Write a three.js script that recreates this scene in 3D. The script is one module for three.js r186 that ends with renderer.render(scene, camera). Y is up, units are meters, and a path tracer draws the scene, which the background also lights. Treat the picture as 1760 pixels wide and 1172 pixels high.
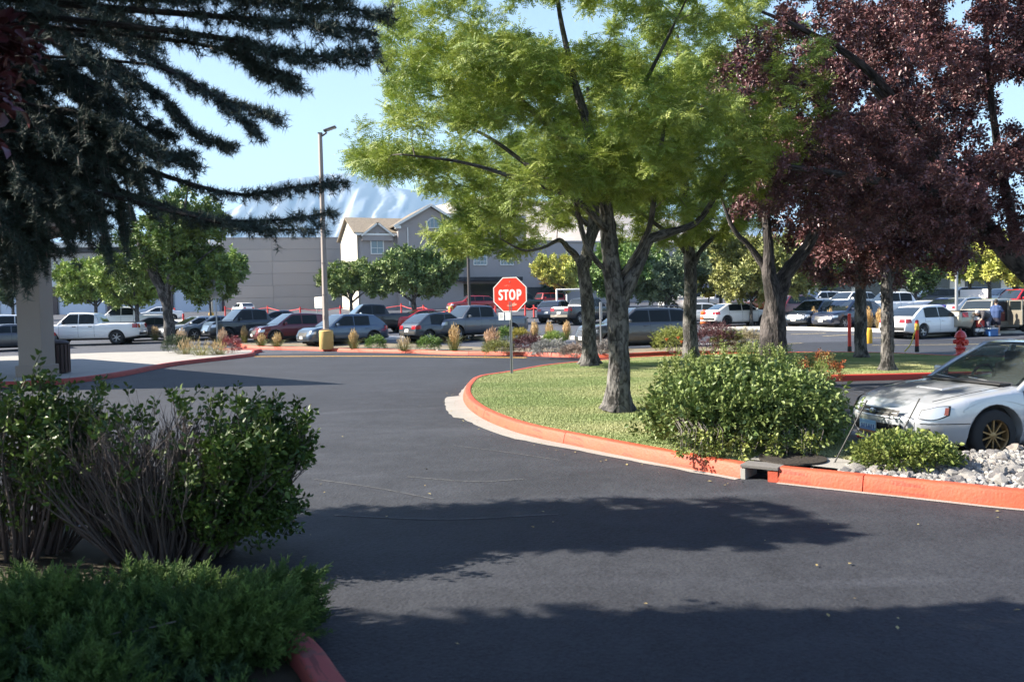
import * as THREE from 'three';
import { mergeGeometries, mergeVertices } from 'three/addons/utils/BufferGeometryUtils.js';
import { RoundedBoxGeometry } from 'three/addons/geometries/RoundedBoxGeometry.js';
import { MarchingCubes } from 'three/addons/objects/MarchingCubes.js';

// ------------------------------------------------------------------ camera, sky, sun, exposure
const scene = new THREE.Scene();
const PW = 1760, PH = 1172, FPX = 1400;                       // photograph size and focal length in its pixels
const camera = new THREE.PerspectiveCamera(2 * Math.atan(PH / 2 / FPX) * 180 / Math.PI, PW / PH, 0.1, 20000);
camera.position.set(0, 1.76, 0);
camera.rotation.set(-2.107 * Math.PI / 180, 0, -1.25 * Math.PI / 180);
camera.focus = 17; camera.userData.fStop = 2.8;
camera.updateMatrixWorld(true);
const renderer = new THREE.WebGLRenderer({ antialias: true });
renderer.toneMapping = THREE.LinearToneMapping;
renderer.toneMappingExposure = 3.75;
renderer.shadowMap.enabled = true;

const SUN_EL = 37 * Math.PI / 180, SUN_AZ = 2 * Math.PI / 180;
const sunDir = new THREE.Vector3(-Math.cos(SUN_EL) * Math.cos(SUN_AZ), Math.sin(SUN_EL), -Math.cos(SUN_EL) * Math.sin(SUN_AZ));
const sun = new THREE.DirectionalLight(new THREE.Color(1, 0.915, 0.79), 5);
sun.position.copy(sunDir).multiplyScalar(150);
sun.castShadow = true; sun.shadow.mapSize.set(4096, 4096);
Object.assign(sun.shadow.camera, { left: -90, right: 90, top: 90, bottom: -90, near: 1, far: 400 });
scene.add(sun, sun.target);

{ // clear sky: pale at the horizon, deep blue overhead, paler towards the sun
  const W = 512, H = 256, d = new Float32Array(W * H * 4), S = 1.0;
  const hor = [0.32, 0.41, 0.43], mid = [0.062, 0.135, 0.275], zen = [0.004, 0.026, 0.14];
  for (let j = 0; j < H; j++) for (let i = 0; i < W; i++) {
    const el = ((j + .5) / H - .5) * Math.PI, az = ((i + .5) / W - .5) * 2 * Math.PI;
    const y = Math.max(0, Math.sin(el)), c = Math.cos(el) * Math.cos(az) * sunDir.x + Math.sin(el) * sunDir.y + Math.cos(el) * Math.sin(az) * sunDir.z;
    const a = 1 - Math.exp(-y * 3.6), b = Math.pow(y, 0.8), g = 0.14 * Math.exp(-(1 - c) * 5) + 0.05 * Math.exp(-(1 - c) * 1.6);
    for (let k = 0; k < 3; k++) {
      let v = hor[k] * (1 - a) + (mid[k] * (1 - b) + zen[k] * b) * a;
      v += g * [1, .97, .9][k];
      d[(j * W + i) * 4 + k] = v * S;
    }
    d[(j * W + i) * 4 + 3] = 1;
  }
  const t = new THREE.DataTexture(d, W, H, THREE.RGBAFormat, THREE.FloatType);
  t.mapping = THREE.EquirectangularReflectionMapping; t.magFilter = THREE.LinearFilter; t.needsUpdate = true;
  scene.background = t; scene.environment = t;
}

// ------------------------------------------------------------------ helpers
const V = (x, y, z) => new THREE.Vector3(x, y, z);
const TAU = Math.PI * 2;
function rng(s) { return () => { s = (s + 0x6d2b79f5) | 0; let t = Math.imul(s ^ (s >>> 15), 1 | s); t = (t + Math.imul(t ^ (t >>> 7), 61 | t)) ^ t; return ((t ^ (t >>> 14)) >>> 0) / 4294967296; }; }
const clamp = (x, a, b) => Math.min(b, Math.max(a, x)), lerp = (a, b, t) => a + (b - a) * t;
const sstep = (x, a, b) => { const t = clamp((x - a) / (b - a), 0, 1); return t * t * (3 - 2 * t); };
const hash2 = (x, y) => { let h = (Math.imul(x | 0, 374761393) + Math.imul(y | 0, 668265263)) | 0; h = Math.imul(h ^ (h >>> 13), 1274126177); return ((h ^ (h >>> 16)) >>> 0) / 4294967296; };
function vnoise(x, y, px = 0, py = 0) {                        // value noise, optionally periodic
  const ix = Math.floor(x), iy = Math.floor(y), fx = x - ix, fy = y - iy, u = fx * fx * (3 - 2 * fx), v = fy * fy * (3 - 2 * fy);
  const m = (a, p) => p ? ((a % p) + p) % p : a;
  const a = hash2(m(ix, px), m(iy, py)), b = hash2(m(ix + 1, px), m(iy, py)), c = hash2(m(ix, px), m(iy + 1, py)), d = hash2(m(ix + 1, px), m(iy + 1, py));
  return lerp(lerp(a, b, u), lerp(c, d, u), v);
}
function fbm(x, y, o = 4, px = 0, py = 0) { let s = 0, a = .5, n = 0; for (let i = 0; i < o; i++) { s += a * vnoise(x + i * 17, y + i * 31, px, py); n += a; a *= .5; x *= 2; y *= 2; px *= 2; py *= 2; } return s / n; }
function tex(w, h, fn, srgb = false, rep = null) {            // fn(u, v) -> [r, g, b] 0..1, tiling
  const d = new Uint8Array(w * h * 4);
  for (let j = 0; j < h; j++) for (let i = 0; i < w; i++) { const c = fn(i / w, j / h, i, j); for (let k = 0; k < 3; k++) d[(j * w + i) * 4 + k] = clamp(c[k] * 255, 0, 255); d[(j * w + i) * 4 + 3] = 255; }
  const t = new THREE.DataTexture(d, w, h); t.wrapS = t.wrapT = THREE.RepeatWrapping; t.magFilter = THREE.LinearFilter; t.minFilter = THREE.LinearMipmapLinearFilter; t.generateMipmaps = true;
  if (srgb) t.colorSpace = THREE.SRGBColorSpace;
  if (rep) t.repeat.set(rep[0], rep[1]);
  t.needsUpdate = true; return t;
}
const lin = (r, g, b) => new THREE.Color().setRGB(r, g, b);
function std(r, g, b, rough = .8, extra = {}) { return new THREE.MeshStandardMaterial({ color: lin(r, g, b), roughness: rough, ...extra }); }
function phys(r, g, b, rough = .8, extra = {}) { return new THREE.MeshPhysicalMaterial({ color: lin(r, g, b), roughness: rough, ...extra }); }

// terrain: level round the camera, the car park beyond climbs gently
const terr = (d) => d <= 38 ? 0 : d < 112 ? .035 * (d - 38) : 2.59;
const groundY = (x, z) => terr(-z);
function ray(px, py) { return V((px - PW / 2) / FPX, -(py - PH / 2) / FPX, -1).applyQuaternion(camera.quaternion); }
function G(px, py, h = 0) {                                   // where the sight line of a pixel of the photograph meets the ground (raised by h)
  const r = ray(px, py), o = camera.position; let a = 1, b = 400;
  const f = (t) => o.y + r.y * t - terr(-(r.z * t)) - h;
  if (f(b) > 0) return V(o.x + r.x * 110, o.y + r.y * 110, r.z * 110);
  for (let i = 0; i < 60; i++) { const m = (a + b) / 2; if (f(m) > 0) a = m; else b = m; }
  return V(r.x * a, o.y + r.y * a, r.z * a);
}
function D(px, py, d) { const r = ray(px, py), t = d / -r.z; return V(r.x * t, camera.position.y + r.y * t, -d); }

const used = {};
function numbered(n) { const k = used[n] = (used[n] ?? -1) + 1; return k ? n + '_' + String(k).padStart(3, '0') : n; }
function shadow(o) { o.traverse((c) => { if (c.isMesh) { c.castShadow = c.receiveShadow = true; } }); return o; }
function thing(name, label, category, pos = [0, 0, 0], turn = 0, group) {
  const o = new THREE.Group(); o.name = numbered(name); o.position.set(...(pos.isVector3 ? pos.toArray() : pos)); o.rotation.y = turn;
  o.userData = { label, category }; if (group) o.userData.group = group;
  scene.add(o); return o;
}
function mesh(name, geo, mat, parent, label) { const m = new THREE.Mesh(geo, mat); m.name = name; m.castShadow = m.receiveShadow = true; if (label) m.userData.label = label; if (parent) parent.add(m); return m; }
function struct(name, geo, mat, label, category) { const m = mesh(numbered(name), geo, mat, scene); m.userData = { kind: 'structure', label, category }; return m; }
const merge = (list) => mergeGeometries(list.map((g) => { g = g.index ? g.toNonIndexed() : g; for (const k of Object.keys(g.attributes)) if (!['position', 'normal', 'uv'].includes(k)) g.deleteAttribute(k); if (!g.attributes.uv) g.setAttribute('uv', new THREE.BufferAttribute(new Float32Array(g.attributes.position.count * 2), 2)); return g; }));
const box = (w, h, d, x = 0, y = 0, z = 0, r = 0) => (r ? new RoundedBoxGeometry(w, h, d, 2, r) : new THREE.BoxGeometry(w, h, d)).translate(x, y, z);
const cyl = (r0, r1, h, x = 0, y = 0, z = 0, n = 16) => new THREE.CylinderGeometry(r1, r0, h, n).translate(x, y + h / 2, z);   // r0 foot, r1 top, standing at y
const lathe = (pts, n = 24) => new THREE.LatheGeometry(pts.map((p) => new THREE.Vector2(p[0], p[1])), n);
function geo(pos, idx, uv) {
  const g = new THREE.BufferGeometry(); g.setAttribute('position', new THREE.BufferAttribute(new Float32Array(pos), 3));
  g.setAttribute('uv', new THREE.BufferAttribute(new Float32Array(uv ?? (pos.length / 3 * 2)), 2));
  if (idx) g.setIndex(idx); g.computeVertexNormals(); return g;
}
function gridGeo(rows, uvFn) {                                 // rows: array of arrays of [x,y,z]
  const R = rows.length, C = rows[0].length, p = [], ix = [], uv = [];
  rows.forEach((r, j) => r.forEach((q, i) => { p.push(q[0], q[1], q[2]); const t = uvFn ? uvFn(q, i, j) : [i / (C - 1), j / (R - 1)]; uv.push(t[0], t[1]); }));
  for (let j = 0; j < R - 1; j++) for (let i = 0; i < C - 1; i++) { const a = j * C + i, b = a + 1, c = a + C, d = c + 1; ix.push(a, b, d, a, d, c); }
  return geo(p, ix, uv);
}
function spline(pts, n) { const c = new THREE.CatmullRomCurve3(pts, false, 'centripetal'); return c.getPoints(n); }
function tube(pts, rad, sides = 6, lump = 0, seed = 1, cap = true) {
  const rnd = rng(seed), P = [], N = [], U = [], I = []; let nrm = V(0, 0, 1), t0 = null, len = 0;
  const n = pts.length, rm = typeof rad === 'function' ? rad(.4, 0) : Array.isArray(rad) ? rad[rad.length >> 1] : rad, uS = Math.max(1, Math.round(rm * TAU * 1.6));
  for (let i = 0; i < n; i++) {
    const t = V().subVectors(pts[Math.min(n - 1, i + 1)], pts[Math.max(0, i - 1)]).normalize();
    if (!t0) { nrm = Math.abs(t.y) > .9 ? V(1, 0, 0) : V(0, 1, 0); }
    nrm = nrm.clone().addScaledVector(t, -nrm.dot(t)).normalize(); const bin = V().crossVectors(t, nrm); t0 = t;
    if (i) len += pts[i].distanceTo(pts[i - 1]);
    const r = typeof rad === 'function' ? rad(i / (n - 1), i) : Array.isArray(rad) ? rad[i] : rad;
    for (let k = 0; k <= sides; k++) {
      const a = k / sides * TAU, q = r * (1 + lump * (vnoise((k % sides) * 1.7 + seed, len * 3 / Math.max(.2, r * 4) + seed * 3) - .5) * 2);
      const d = V().addScaledVector(nrm, Math.cos(a)).addScaledVector(bin, Math.sin(a));
      P.push(pts[i].x + d.x * q, pts[i].y + d.y * q, pts[i].z + d.z * q); N.push(d.x, d.y, d.z); U.push(k / sides * uS, len);
    }
  }
  for (let i = 0; i < n - 1; i++) for (let k = 0; k < sides; k++) { const a = i * (sides + 1) + k, b = a + 1, c = a + sides + 1, d = c + 1; I.push(a, b, d, a, d, c); }
  if (cap) { const m = P.length / 3, q = pts[n - 1]; P.push(q.x, q.y, q.z); N.push(t0.x, t0.y, t0.z); U.push(0, len); for (let k = 0; k < sides; k++) I.push((n - 1) * (sides + 1) + k, (n - 1) * (sides + 1) + k + 1, m); }
  const g = new THREE.BufferGeometry();
  g.setAttribute('position', new THREE.BufferAttribute(new Float32Array(P), 3)); g.setAttribute('normal', new THREE.BufferAttribute(new Float32Array(N), 3)); g.setAttribute('uv', new THREE.BufferAttribute(new Float32Array(U), 2)); g.setIndex(I);
  return g;
}
function polyTop(poly, y, uvScale = 1) {                      // flat polygon sheet, poly [[x,z]..]
  const s = new THREE.Shape(poly.map(([x, z]) => new THREE.Vector2(x, -z))), g = new THREE.ShapeGeometry(s).rotateX(-Math.PI / 2).translate(0, y, 0);
  const p = g.attributes.position, u = g.attributes.uv; for (let i = 0; i < p.count; i++) u.setXY(i, p.getX(i) * uvScale, p.getZ(i) * uvScale); g.computeVertexNormals(); return g;
}
function inPoly(x, z, poly) { let c = false; for (let i = 0, j = poly.length - 1; i < poly.length; j = i++) { const [xi, zi] = poly[i], [xj, zj] = poly[j]; if ((zi > z) !== (zj > z) && x < (xj - xi) * (z - zi) / (zj - zi) + xi) c = !c; } return c; }
function instanced(name, g, mat, mats, cols, parent, kind = 'stuff') {
  const m = new THREE.InstancedMesh(g, mat, mats.length); m.name = name;
  mats.forEach((x, i) => m.setMatrixAt(i, x)); if (cols) cols.forEach((c, i) => m.setColorAt(i, c));
  m.castShadow = m.receiveShadow = true; if (kind) m.userData.kind = kind; parent?.add(m); return m;
}
const _x = V(), _y = V(), _z = V();
function frame(pos, dir, up, s) {                             // local +x runs along dir, +y as near up as possible
  _x.copy(dir).normalize(); _z.crossVectors(_x, up); if (_z.lengthSq() < 1e-6) _z.set(0, 0, 1); _z.normalize(); _y.crossVectors(_z, _x);
  const m = new THREE.Matrix4().makeBasis(_x, _y, _z); m.scale(typeof s === 'number' ? V(s, s, s) : s); m.setPosition(pos); return m;
}
const rdir = (R) => { const z = R() * 2 - 1, a = R() * TAU, q = Math.sqrt(1 - z * z); return V(q * Math.cos(a), z, q * Math.sin(a)); };

// ------------------------------------------------------------------ shared materials
const grainN = tex(512, 512, (u, v) => { const n = fbm(u * 128, v * 128, 3, 128, 128); return [n, n, n]; });
const M = {};
M.asphalt = phys(1, 1, 1, .74, { vertexColors: true, specularIntensity: .55, map: tex(1024, 1024, (u, v, i, j) => {
  const f = fbm(u * 16, v * 16, 3, 16, 16), s = hash2(i >> 1, j >> 1), s2 = hash2(i, j + 5000), m = fbm(u * 160, v * 160, 2, 160, 160);
  let c = .72 + .30 * (f - .5) + .46 * (m - .5) + .24 * (s2 - .5) + .24 * (s - .5) + (s > .988 ? .7 * s2 : 0) - (s < .05 ? .25 : 0); return [c * .90, c * .97, c * 1.13]; }), bumpMap: tex(512, 512, (u, v, i, j) => { const n = fbm(u * 190, v * 190, 2, 190, 190); return [n, n, n]; }), bumpScale: .0035 });
M.concrete = std(.31, .295, .27, .9, { map: tex(512, 512, (u, v, i, j) => { const n = .86 + .22 * (fbm(u * 9, v * 9, 5, 9, 9) - .5) + .1 * (hash2(i, j) - .5); return [n, n, n * .99]; }), bumpMap: grainN, bumpScale: .004 });
M.kerbRed = std(.60, .098, .044, .62, { map: tex(512, 512, (u, v, i, j) => { const n = fbm(u * 7, v * 7, 5, 7, 7), w = fbm(u * 40 + 3, v * 40, 3, 40, 40), chip = w > .66 && n > .50 ? 1 : 0; const k = .86 + .34 * (n - .5) + .07 * (hash2(i, j) - .5);
  const scuff = fbm(u * 6 + 9, v * 70, 3, 6, 70) > .66 ? .62 : 1; if (scuff < 1 && !chip) return [k * .55, k * .62, k * .66];
  return chip ? [.62, 1.0, 1.0].map((q) => Math.min(1, q * .9)) : [k, k * (.95 + .2 * (w - .5)), k * .95]; }), bumpMap: grainN, bumpScale: .003 });
M.yellowPaint = std(.72, .40, .06, .7, { bumpMap: grainN, bumpScale: .002 });
M.whitePaint = std(.75, .73, .68, .7);
M.bark = std(1, 1, 1, .95, { map: tex(256, 512, (u, v) => { const r = fbm(u * 10, v * 6, 4, 10, 6), c = fbm(u * 34, v * 20, 3, 34, 20), f = sstep(1 - Math.abs(fbm(u * 12 + 3, v * 5, 3, 12, 5) * 2 - 1), .86, .99); const k = .78 * (.055 + .15 * sstep(r, .25, .75) + .12 * (c - .5)) * (1 - .6 * f); return [k * 1.06, k, k * .95]; }), bumpMap: tex(256, 512, (u, v) => { const r = fbm(u * 14, v * 5, 4, 14, 5); return [r, r, r]; }), bumpScale: .05 });
M.barkDark = std(.6, .55, .55, .95, { map: M.bark.map, bumpMap: M.bark.bumpMap, bumpScale: .035 });
M.twig = std(.16, .14, .13, .9); M.twigPale = std(.46, .41, .37, .9);
M.black = std(.012, .012, .013, .6); M.rubber = std(.018, .018, .019, .85); M.chrome = std(.72, .72, .72, .18, { metalness: 1 }); M.alu = std(.5, .5, .51, .38, { metalness: .9 });
M.galv = std(.36, .37, .38, .5, { metalness: .7, bumpMap: grainN, bumpScale: .001 });

// ------------------------------------------------------------------ ground
const mixl = (a, b, t) => lin(lerp(a[0], b[0], t), lerp(a[1], b[1], t), lerp(a[2], b[2], t));
const uvXZ = (s) => (q) => [q[0] * s, q[2] * s];
{ // earth out to the horizon
  const rows = []; const ds = [-60, -20, 0, 20, 38, 60, 80, 112, 200, 400, 900, 2000, 4000, 7000, 12000];
  for (const d of ds) { const r = []; for (let i = -12; i <= 12; i++) { const x = Math.sign(i) * Math.pow(Math.abs(i) / 12, 2.4) * 9000; r.push([x, terr(d) - .32 - (d > 150 ? .3 : 0), -d]); } rows.push(r); }
  const g = struct('ground', gridGeo(rows, uvXZ(.05)), std(.20, .17, .12, 1, { map: tex(256, 256, (u, v) => { const n = .8 + .5 * (fbm(u * 12, v * 12, 5, 12, 12) - .5); return [n, n, n]; }) }), 'dry bare earth stretching to the foot of the hills', 'ground');
}
function asphaltSheet(name, x0, x1, dx, zs, y, label, cat, tone, hole) {
  const rows = [], col = [];
  for (const d of zs) { const r = []; for (let x = x0; x <= x1 + 1e-6; x += dx) { r.push([x, terr(d) + y, -d]); col.push(...tone(x, d)); } rows.push(r); }
  const g = gridGeo(rows, uvXZ(.33)); g.setAttribute('color', new THREE.BufferAttribute(new Float32Array(col), 3));
  if (hole) { const P = g.attributes.position, I = [...g.index.array], J = []; for (let i = 0; i < I.length; i += 3) if (![0, 1, 2].every((k) => hole(P.getX(I[i + k]), P.getZ(I[i + k])))) J.push(I[i], I[i + 1], I[i + 2]); g.setIndex(J); }
  return struct(name, g, M.asphalt, label, cat);
}
{
  const zs = []; for (let d = -8; d < 20; d += .12) zs.push(d); for (let d = 20; d < 38; d += .3) zs.push(d);
  asphaltSheet('road', -34, 34, .17, zs, 0, 'dark sealed asphalt drive curving past the lawn island', 'road', (x, d) => {
    const streak = vnoise(x * .35 + 40, d * 2.6 + x * .5), patch = fbm(x * .35 + 9, d * .35 + 3, 4), rub = vnoise(x * .9 + 3, d * 6 - x * .7 + 8);
    const track = Math.pow(Math.max(0, 1 - Math.abs(vnoise(x * .22 + 5, d * .5 + 11) - .5) * 16), 2);     // pale scuffed lines
    const bend = x * .9 + 6 * Math.sin(d * .12), sc = Math.pow(Math.max(0, 1 - Math.abs(vnoise(bend * .16 + 2, d * .8 + bend * .1) - .5) * 11), 3);
    const k = .047 * (.74 + .46 * patch + .16 * (streak - .5)) + 0.026 * track * rub + .014 * sc * vnoise(x * 1.3, d * 1.7); return [k * 1.0, k * 1.0, k * 1.05]; }, (x, z) => x > 4.0 && z < -8.6 && z > -18.7);
  const zf = []; for (let d = 37.7; d < 112.1; d += .9) zf.push(d); zf.push(112.2, 135);
  asphaltSheet('parking_lot', -78, 90, 1.2, zf, -.004, 'weathered grey asphalt of the car park behind the planting strip', 'parking lot', (x, d) => { const k = .10 * (.8 + .4 * fbm(x * .2, d * .2, 4)); return [k, k, k * 1.04]; });
}
// kerbs: a swept profile cut into sections with open joints; pts are the foot line, the inside lies to the right of travel
function pathXZ(pts, n) { return new THREE.CatmullRomCurve3(pts.map((p) => V(p[0], 0, p[1])), false, 'centripetal').getSpacedPoints(n).map((p) => [p.x, p.z]); }
function offsetPath(P, o) { return P.map((p, i) => { const a = P[Math.max(0, i - 1)], b = P[Math.min(P.length - 1, i + 1)], dx = b[0] - a[0], dz = b[1] - a[1], l = Math.hypot(dx, dz) || 1; return [p[0] - dz / l * o, p[1] + dx / l * o]; }); }
function sweep(P, prof, y0 = 0) {                              // prof: [offset to the right, height]
  const rows = prof.map(([o, h]) => offsetPath(P, o).map(([x, z]) => [x, groundY(x, z) + y0 + h, z])); let len = [0]; for (let i = 1; i < P.length; i++) len.push(len[i - 1] + Math.hypot(P[i][0] - P[i - 1][0], P[i][1] - P[i - 1][1]));
  return gridGeo(rows, (q, i, j) => [len[i] * .5, j * .04]);
}
function kerb(name, label, P, mat, { h = .15, w = .17, section = 3, group = null } = {}) {
  const o = thing(name, label, 'kerb'); o.userData.kind = 'structure';
  const prof = [[0, -.03], [.0, .02], [.03, h - .03], [.045, h - .008], [.065, h], [w - .02, h], [w, h - .02], [w, -.03]];
  let a = 0; const step = Math.hypot(P[1][0] - P[0][0], P[1][1] - P[0][1]), per = Math.max(2, Math.round(section / step));
  while (a < P.length - 1) {
    const b = Math.min(P.length - 1, a + per), Q = P.slice(a, b + 1).map((p) => p.slice());
    const t = Math.min(.4, .005 / step), last = Q.length - 1;
    Q[0] = [lerp(Q[0][0], Q[1][0], t), lerp(Q[0][1], Q[1][1], t)]; Q[last] = [lerp(Q[last][0], Q[last - 1][0], t), lerp(Q[last][1], Q[last - 1][1], t)];
    const g = sweep(Q, prof), caps = [0, last].map((e) => { const c = prof.map(([of, hh]) => { const q = offsetPath(Q, of)[e]; return [q[0], groundY(q[0], q[1]) + hh, q[1]]; }), ix = []; for (let i = 1; i < c.length - 1; i++) ix.push(0, i, i + 1); return geo(c.flat(), ix); });
    mesh('kerb_section', merge([g, ...caps]), mat, o); a = b;
  }
  return o;
}
const g2 = (px, py, h = 0) => { const p = G(px, py, h); return [p.x, p.z]; };
// the lawn island: foot line of its kerb from the near right, round the nose, to the far side
const nearRight = pathXZ([[5.9, -6.15], g2(1760, 876), g2(1620, 861), g2(1500, 848), g2(1337, 830)], 24);
const nose = pathXZ([g2(1273, 823), g2(1148, 800), g2(1058, 782), g2(981, 766), g2(905, 749), g2(843, 727), g2(810, 707), g2(796, 687), g2(801, 670), g2(822, 655), g2(866, 640, .12), g2(940, 627.5, .12), g2(1010, 621, .12), g2(1100, 614, .12), g2(1180, 611, .12), g2(1300, 607, .12), g2(1440, 605.5, .12), g2(1560, 608, .12), g2(1650, 612, .12), [16, -23], [22, -22]], 230);
kerb('lawn_kerb', 'orange painted kerb curving round the nose of the lawn island', nose, M.kerbRed);
kerb('rock_bed_kerb', 'straight orange painted kerb in front of the grey rock bed', nearRight, M.kerbRed);
{ // pale concrete gutter, its edge lapped unevenly by the seal coat
  const part = nose.slice(0, 120), R = rng(4);
  const w = part.map((p, i) => { const t = i / part.length; return .06 + .36 * Math.exp(-Math.pow((p[0] + .3 - (p[1] < -16.9 ? 9 : 0)) / 1.3, 2)) * (p[1] < -13.5 ? 1 : .55) + .035 * (vnoise(i * .7, 3) + .6 * vnoise(i * 2.1, 7)); });
  const inn = offsetPath(part, .01), rows = [inn.map((p) => [p[0], .006, p[1]]), part.map((p, i) => { const q = offsetPath(part, -w[i])[i]; return [q[0], .005, q[1]]; })];
  struct('gutter', gridGeo(rows, uvXZ(.6)), M.concrete, 'pale concrete gutter edge along the lawn kerb', 'gutter');
  const p2 = nearRight, rows2 = [offsetPath(p2, .01), offsetPath(p2, -.05)].map((r, j) => r.map((p, i) => [p[0] , .006 - j * .001, p[1] + (j ? .02 * vnoise(i * .9, 5) : 0)]));
  struct('gutter', gridGeo(rows2, uvXZ(.6)), M.concrete, 'thin pale concrete strip at the foot of the rock bed kerb', 'gutter');
}
const inner = offsetPath(nose, .165), innerR = offsetPath(nearRight, .165);
const PADX = 4.15, PADZ0 = -8.75, PADZ1 = -18.6;                // the stall the silver car stands in
const islandPoly = [...innerR, ...inner, [22, PADZ1], [PADX + .3, PADZ1], [PADX, PADZ1 + .3], [PADX, PADZ0], [22, PADZ0], [22, -3], [5.9, -5.9]].filter((p) => true);
const bedPoly = [...innerR.slice(0, -1), g2(1440, 806, .15), g2(1475, 786, .15), [PADX, PADZ0 - .02], [9, PADZ0 - .02], [9, -6.1]];
const lawnPoly = [...inner, [22, PADZ1 - .18], [PADX - .1, PADZ1 - .18], [PADX - .17, PADZ0], g2(1440, 790, .15), g2(1420, 780, .15), g2(1290, 786, .15)];
const grassMap = tex(512, 512, (u, v, i, j) => { const n = fbm(u * 20, v * 20, 4, 20, 20), s = hash2(i, j); const k = .7 + .5 * (n - .5) + .3 * (s - .5); return [k * 1.0, k, k * .8]; });
struct('lawn', polyTop(lawnPoly, .125, .5), std(.24, .27, .10, 1, { map: grassMap }), 'short mown lawn filling the kerbed island', 'lawn');
struct('bed_soil', polyTop(bedPoly, .105, .5), std(.10, .09, .08, 1, { map: grassMap }), 'grey soil under the rocks beside the silver car', 'soil');
const bayY = (z) => -.15 + .155 * sstep(-z, 11, 17.6);
{ const rows = [], c = []; for (let z = PADZ0 + .1; z > PADZ1 - .12; z -= .2) { const r = []; for (let x = PADX - .2; x < 34.3; x += .5) { r.push([x, bayY(z), z]); const k = .062 * (.8 + .4 * fbm(x * .5, z * .5, 4)); c.push(k, k, k * 1.04); } rows.push(r); } const pad = gridGeo(rows, uvXZ(.33)); pad.setAttribute('color', new THREE.BufferAttribute(new Float32Array(c), 3));
  struct('parking_bay', pad, M.asphalt, 'asphalt bay dipping slightly that the silver car stands in', 'parking bay'); struct('bay_edge', box(26, .34, .1, PADX + 13, -.07, PADZ0 + .03), M.concrete, 'concrete edge between the rock bed and the bay', 'kerb'); }
kerb('bay_kerb', 'dark red kerb along the back of the silver car bay', pathXZ([[PADX + .2, PADZ1], [8, PADZ1 + .02], [12, PADZ1 - .05], [22, PADZ1]], 40), std(.42, .035, .022, .6));
kerb('bay_kerb', 'plain kerb at the end of the bay behind the bush', pathXZ([[PADX, PADZ0 - .05], [PADX, -13], [PADX, PADZ1 + .05]], 20).map((p) => p), M.concrete);
struct('bay_edge', box(.1, .4, 9.9, PADX - .1, -.1, (PADZ0 + PADZ1) / 2), M.concrete, 'low concrete face below the kerb at the end of the bay', 'kerb');

{ // lawn blades
  const R = rng(77), P = [], I = [];
  for (let b = 0; b < 9; b++) { const a = R() * TAU, r = R() * .06, x = Math.cos(a) * r, z = Math.sin(a) * r, h = .022 + R() * .02, l = R() * TAU, t = .3 + R() * .6, w = .0028; const k = P.length / 3;
    const wx = Math.cos(l + 1.57) * w, wz = Math.sin(l + 1.57) * w, dx = Math.cos(l) * h * t, dz = Math.sin(l) * h * t;
    P.push(x - wx, 0, z - wz, x + wx, 0, z + wz, x + dx * .4 + wx, h * .6, z + dz * .4 + wz, x + dx * .4 - wx, h * .6, z + dz * .4 - wz, x + dx, h, z + dz); I.push(k, k + 1, k + 2, k, k + 2, k + 3, k + 3, k + 2, k + 4); }
  const g = geo(P, I), ms = [], cs = [];
  for (let n = 0; n < 400000 && ms.length < 140000; n++) {
    const u = R(), z = -8.2 - Math.pow(u, 1.25) * 19.5, x = -1.2 + R() * 15; if (!inPoly(x, z, lawnPoly)) continue;
    const s = .8 + R() * .6, m = new THREE.Matrix4().makeRotationY(R() * TAU); m.scale(V(s * (.9 + -z * .01), s * .6, s * (.9 + -z * .01))); m.setPosition(x, .12, z); ms.push(m);
    const dry = clamp(fbm(x * .5 + 3, z * .9, 3) * 1.7 - .5 + (R() - .5) * .22, 0, 1), k = .92 + R() * .16;
    cs.push(lin(lerp(.215, .45, dry) * k, lerp(.285, .435, dry) * k, lerp(.095, .22, dry) * k));
  }
  const o = instanced('lawn_grass', g, phys(1, 1, 1, .75, { transmission: .15, side: THREE.DoubleSide }), ms, cs, scene); o.userData = { kind: 'stuff', label: 'mown grass blades of the kerbed island', category: 'grass' };
}
{ // storm drain in the kerb: open throat, concrete top and an iron lid
  const a = V(...[G(1273, 823)].map((p) => [p.x, 0, p.z])[0]), b = V(...[G(1337, 830)].map((p) => [p.x, 0, p.z])[0]), t = V().subVectors(b, a), L = t.length(); t.normalize();
  const o = thing('storm_drain', 'storm drain throat in the orange kerb with a round iron lid behind', 'storm drain', a, Math.atan2(-t.z, t.x));
  const grey = std(.14, .132, .125, .9, { bumpMap: grainN, bumpScale: .003 });
  mesh('top_slab', box(L + .01, .034, .24, L / 2, .134, -.122, .006), grey, o);
  mesh('side_wall', box(.05, .13, .34, .025, .043, -.17), std(.3, .29, .27, .9), o); mesh('side_wall', box(.10, .105, .17, L - .05, .052, -.09), M.kerbRed, o);
  mesh('throat', merge([box(L, .02, .4, L / 2, -.03, -.18), box(L, .2, .02, L / 2, .02, -.4)]), M.black, o);
  mesh('apron', polyTop([[-.02, -.33], [L + .05, -.32], [L + .62, -.27], [L + .78, -.62], [L + .35, -.85], [-.05, -.72]], .146, 1), M.concrete, o);
  const lid = mesh('manhole_lid', cyl(.34, .34, .02, L * .5 + .17, .148, -.53, 32), std(.06, .052, .045, .6, { metalness: .5, bumpMap: grainN, bumpScale: .004 }), o);
  const rib = []; for (let i = -3; i <= 3; i++) rib.push(box(.5 * Math.sqrt(1 - i * i / 14), .006, .02, L * .5 + .17, .171, -.53 + i * .08)); mesh('lid_ribs', merge(rib), lid.material, lid);
}
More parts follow.
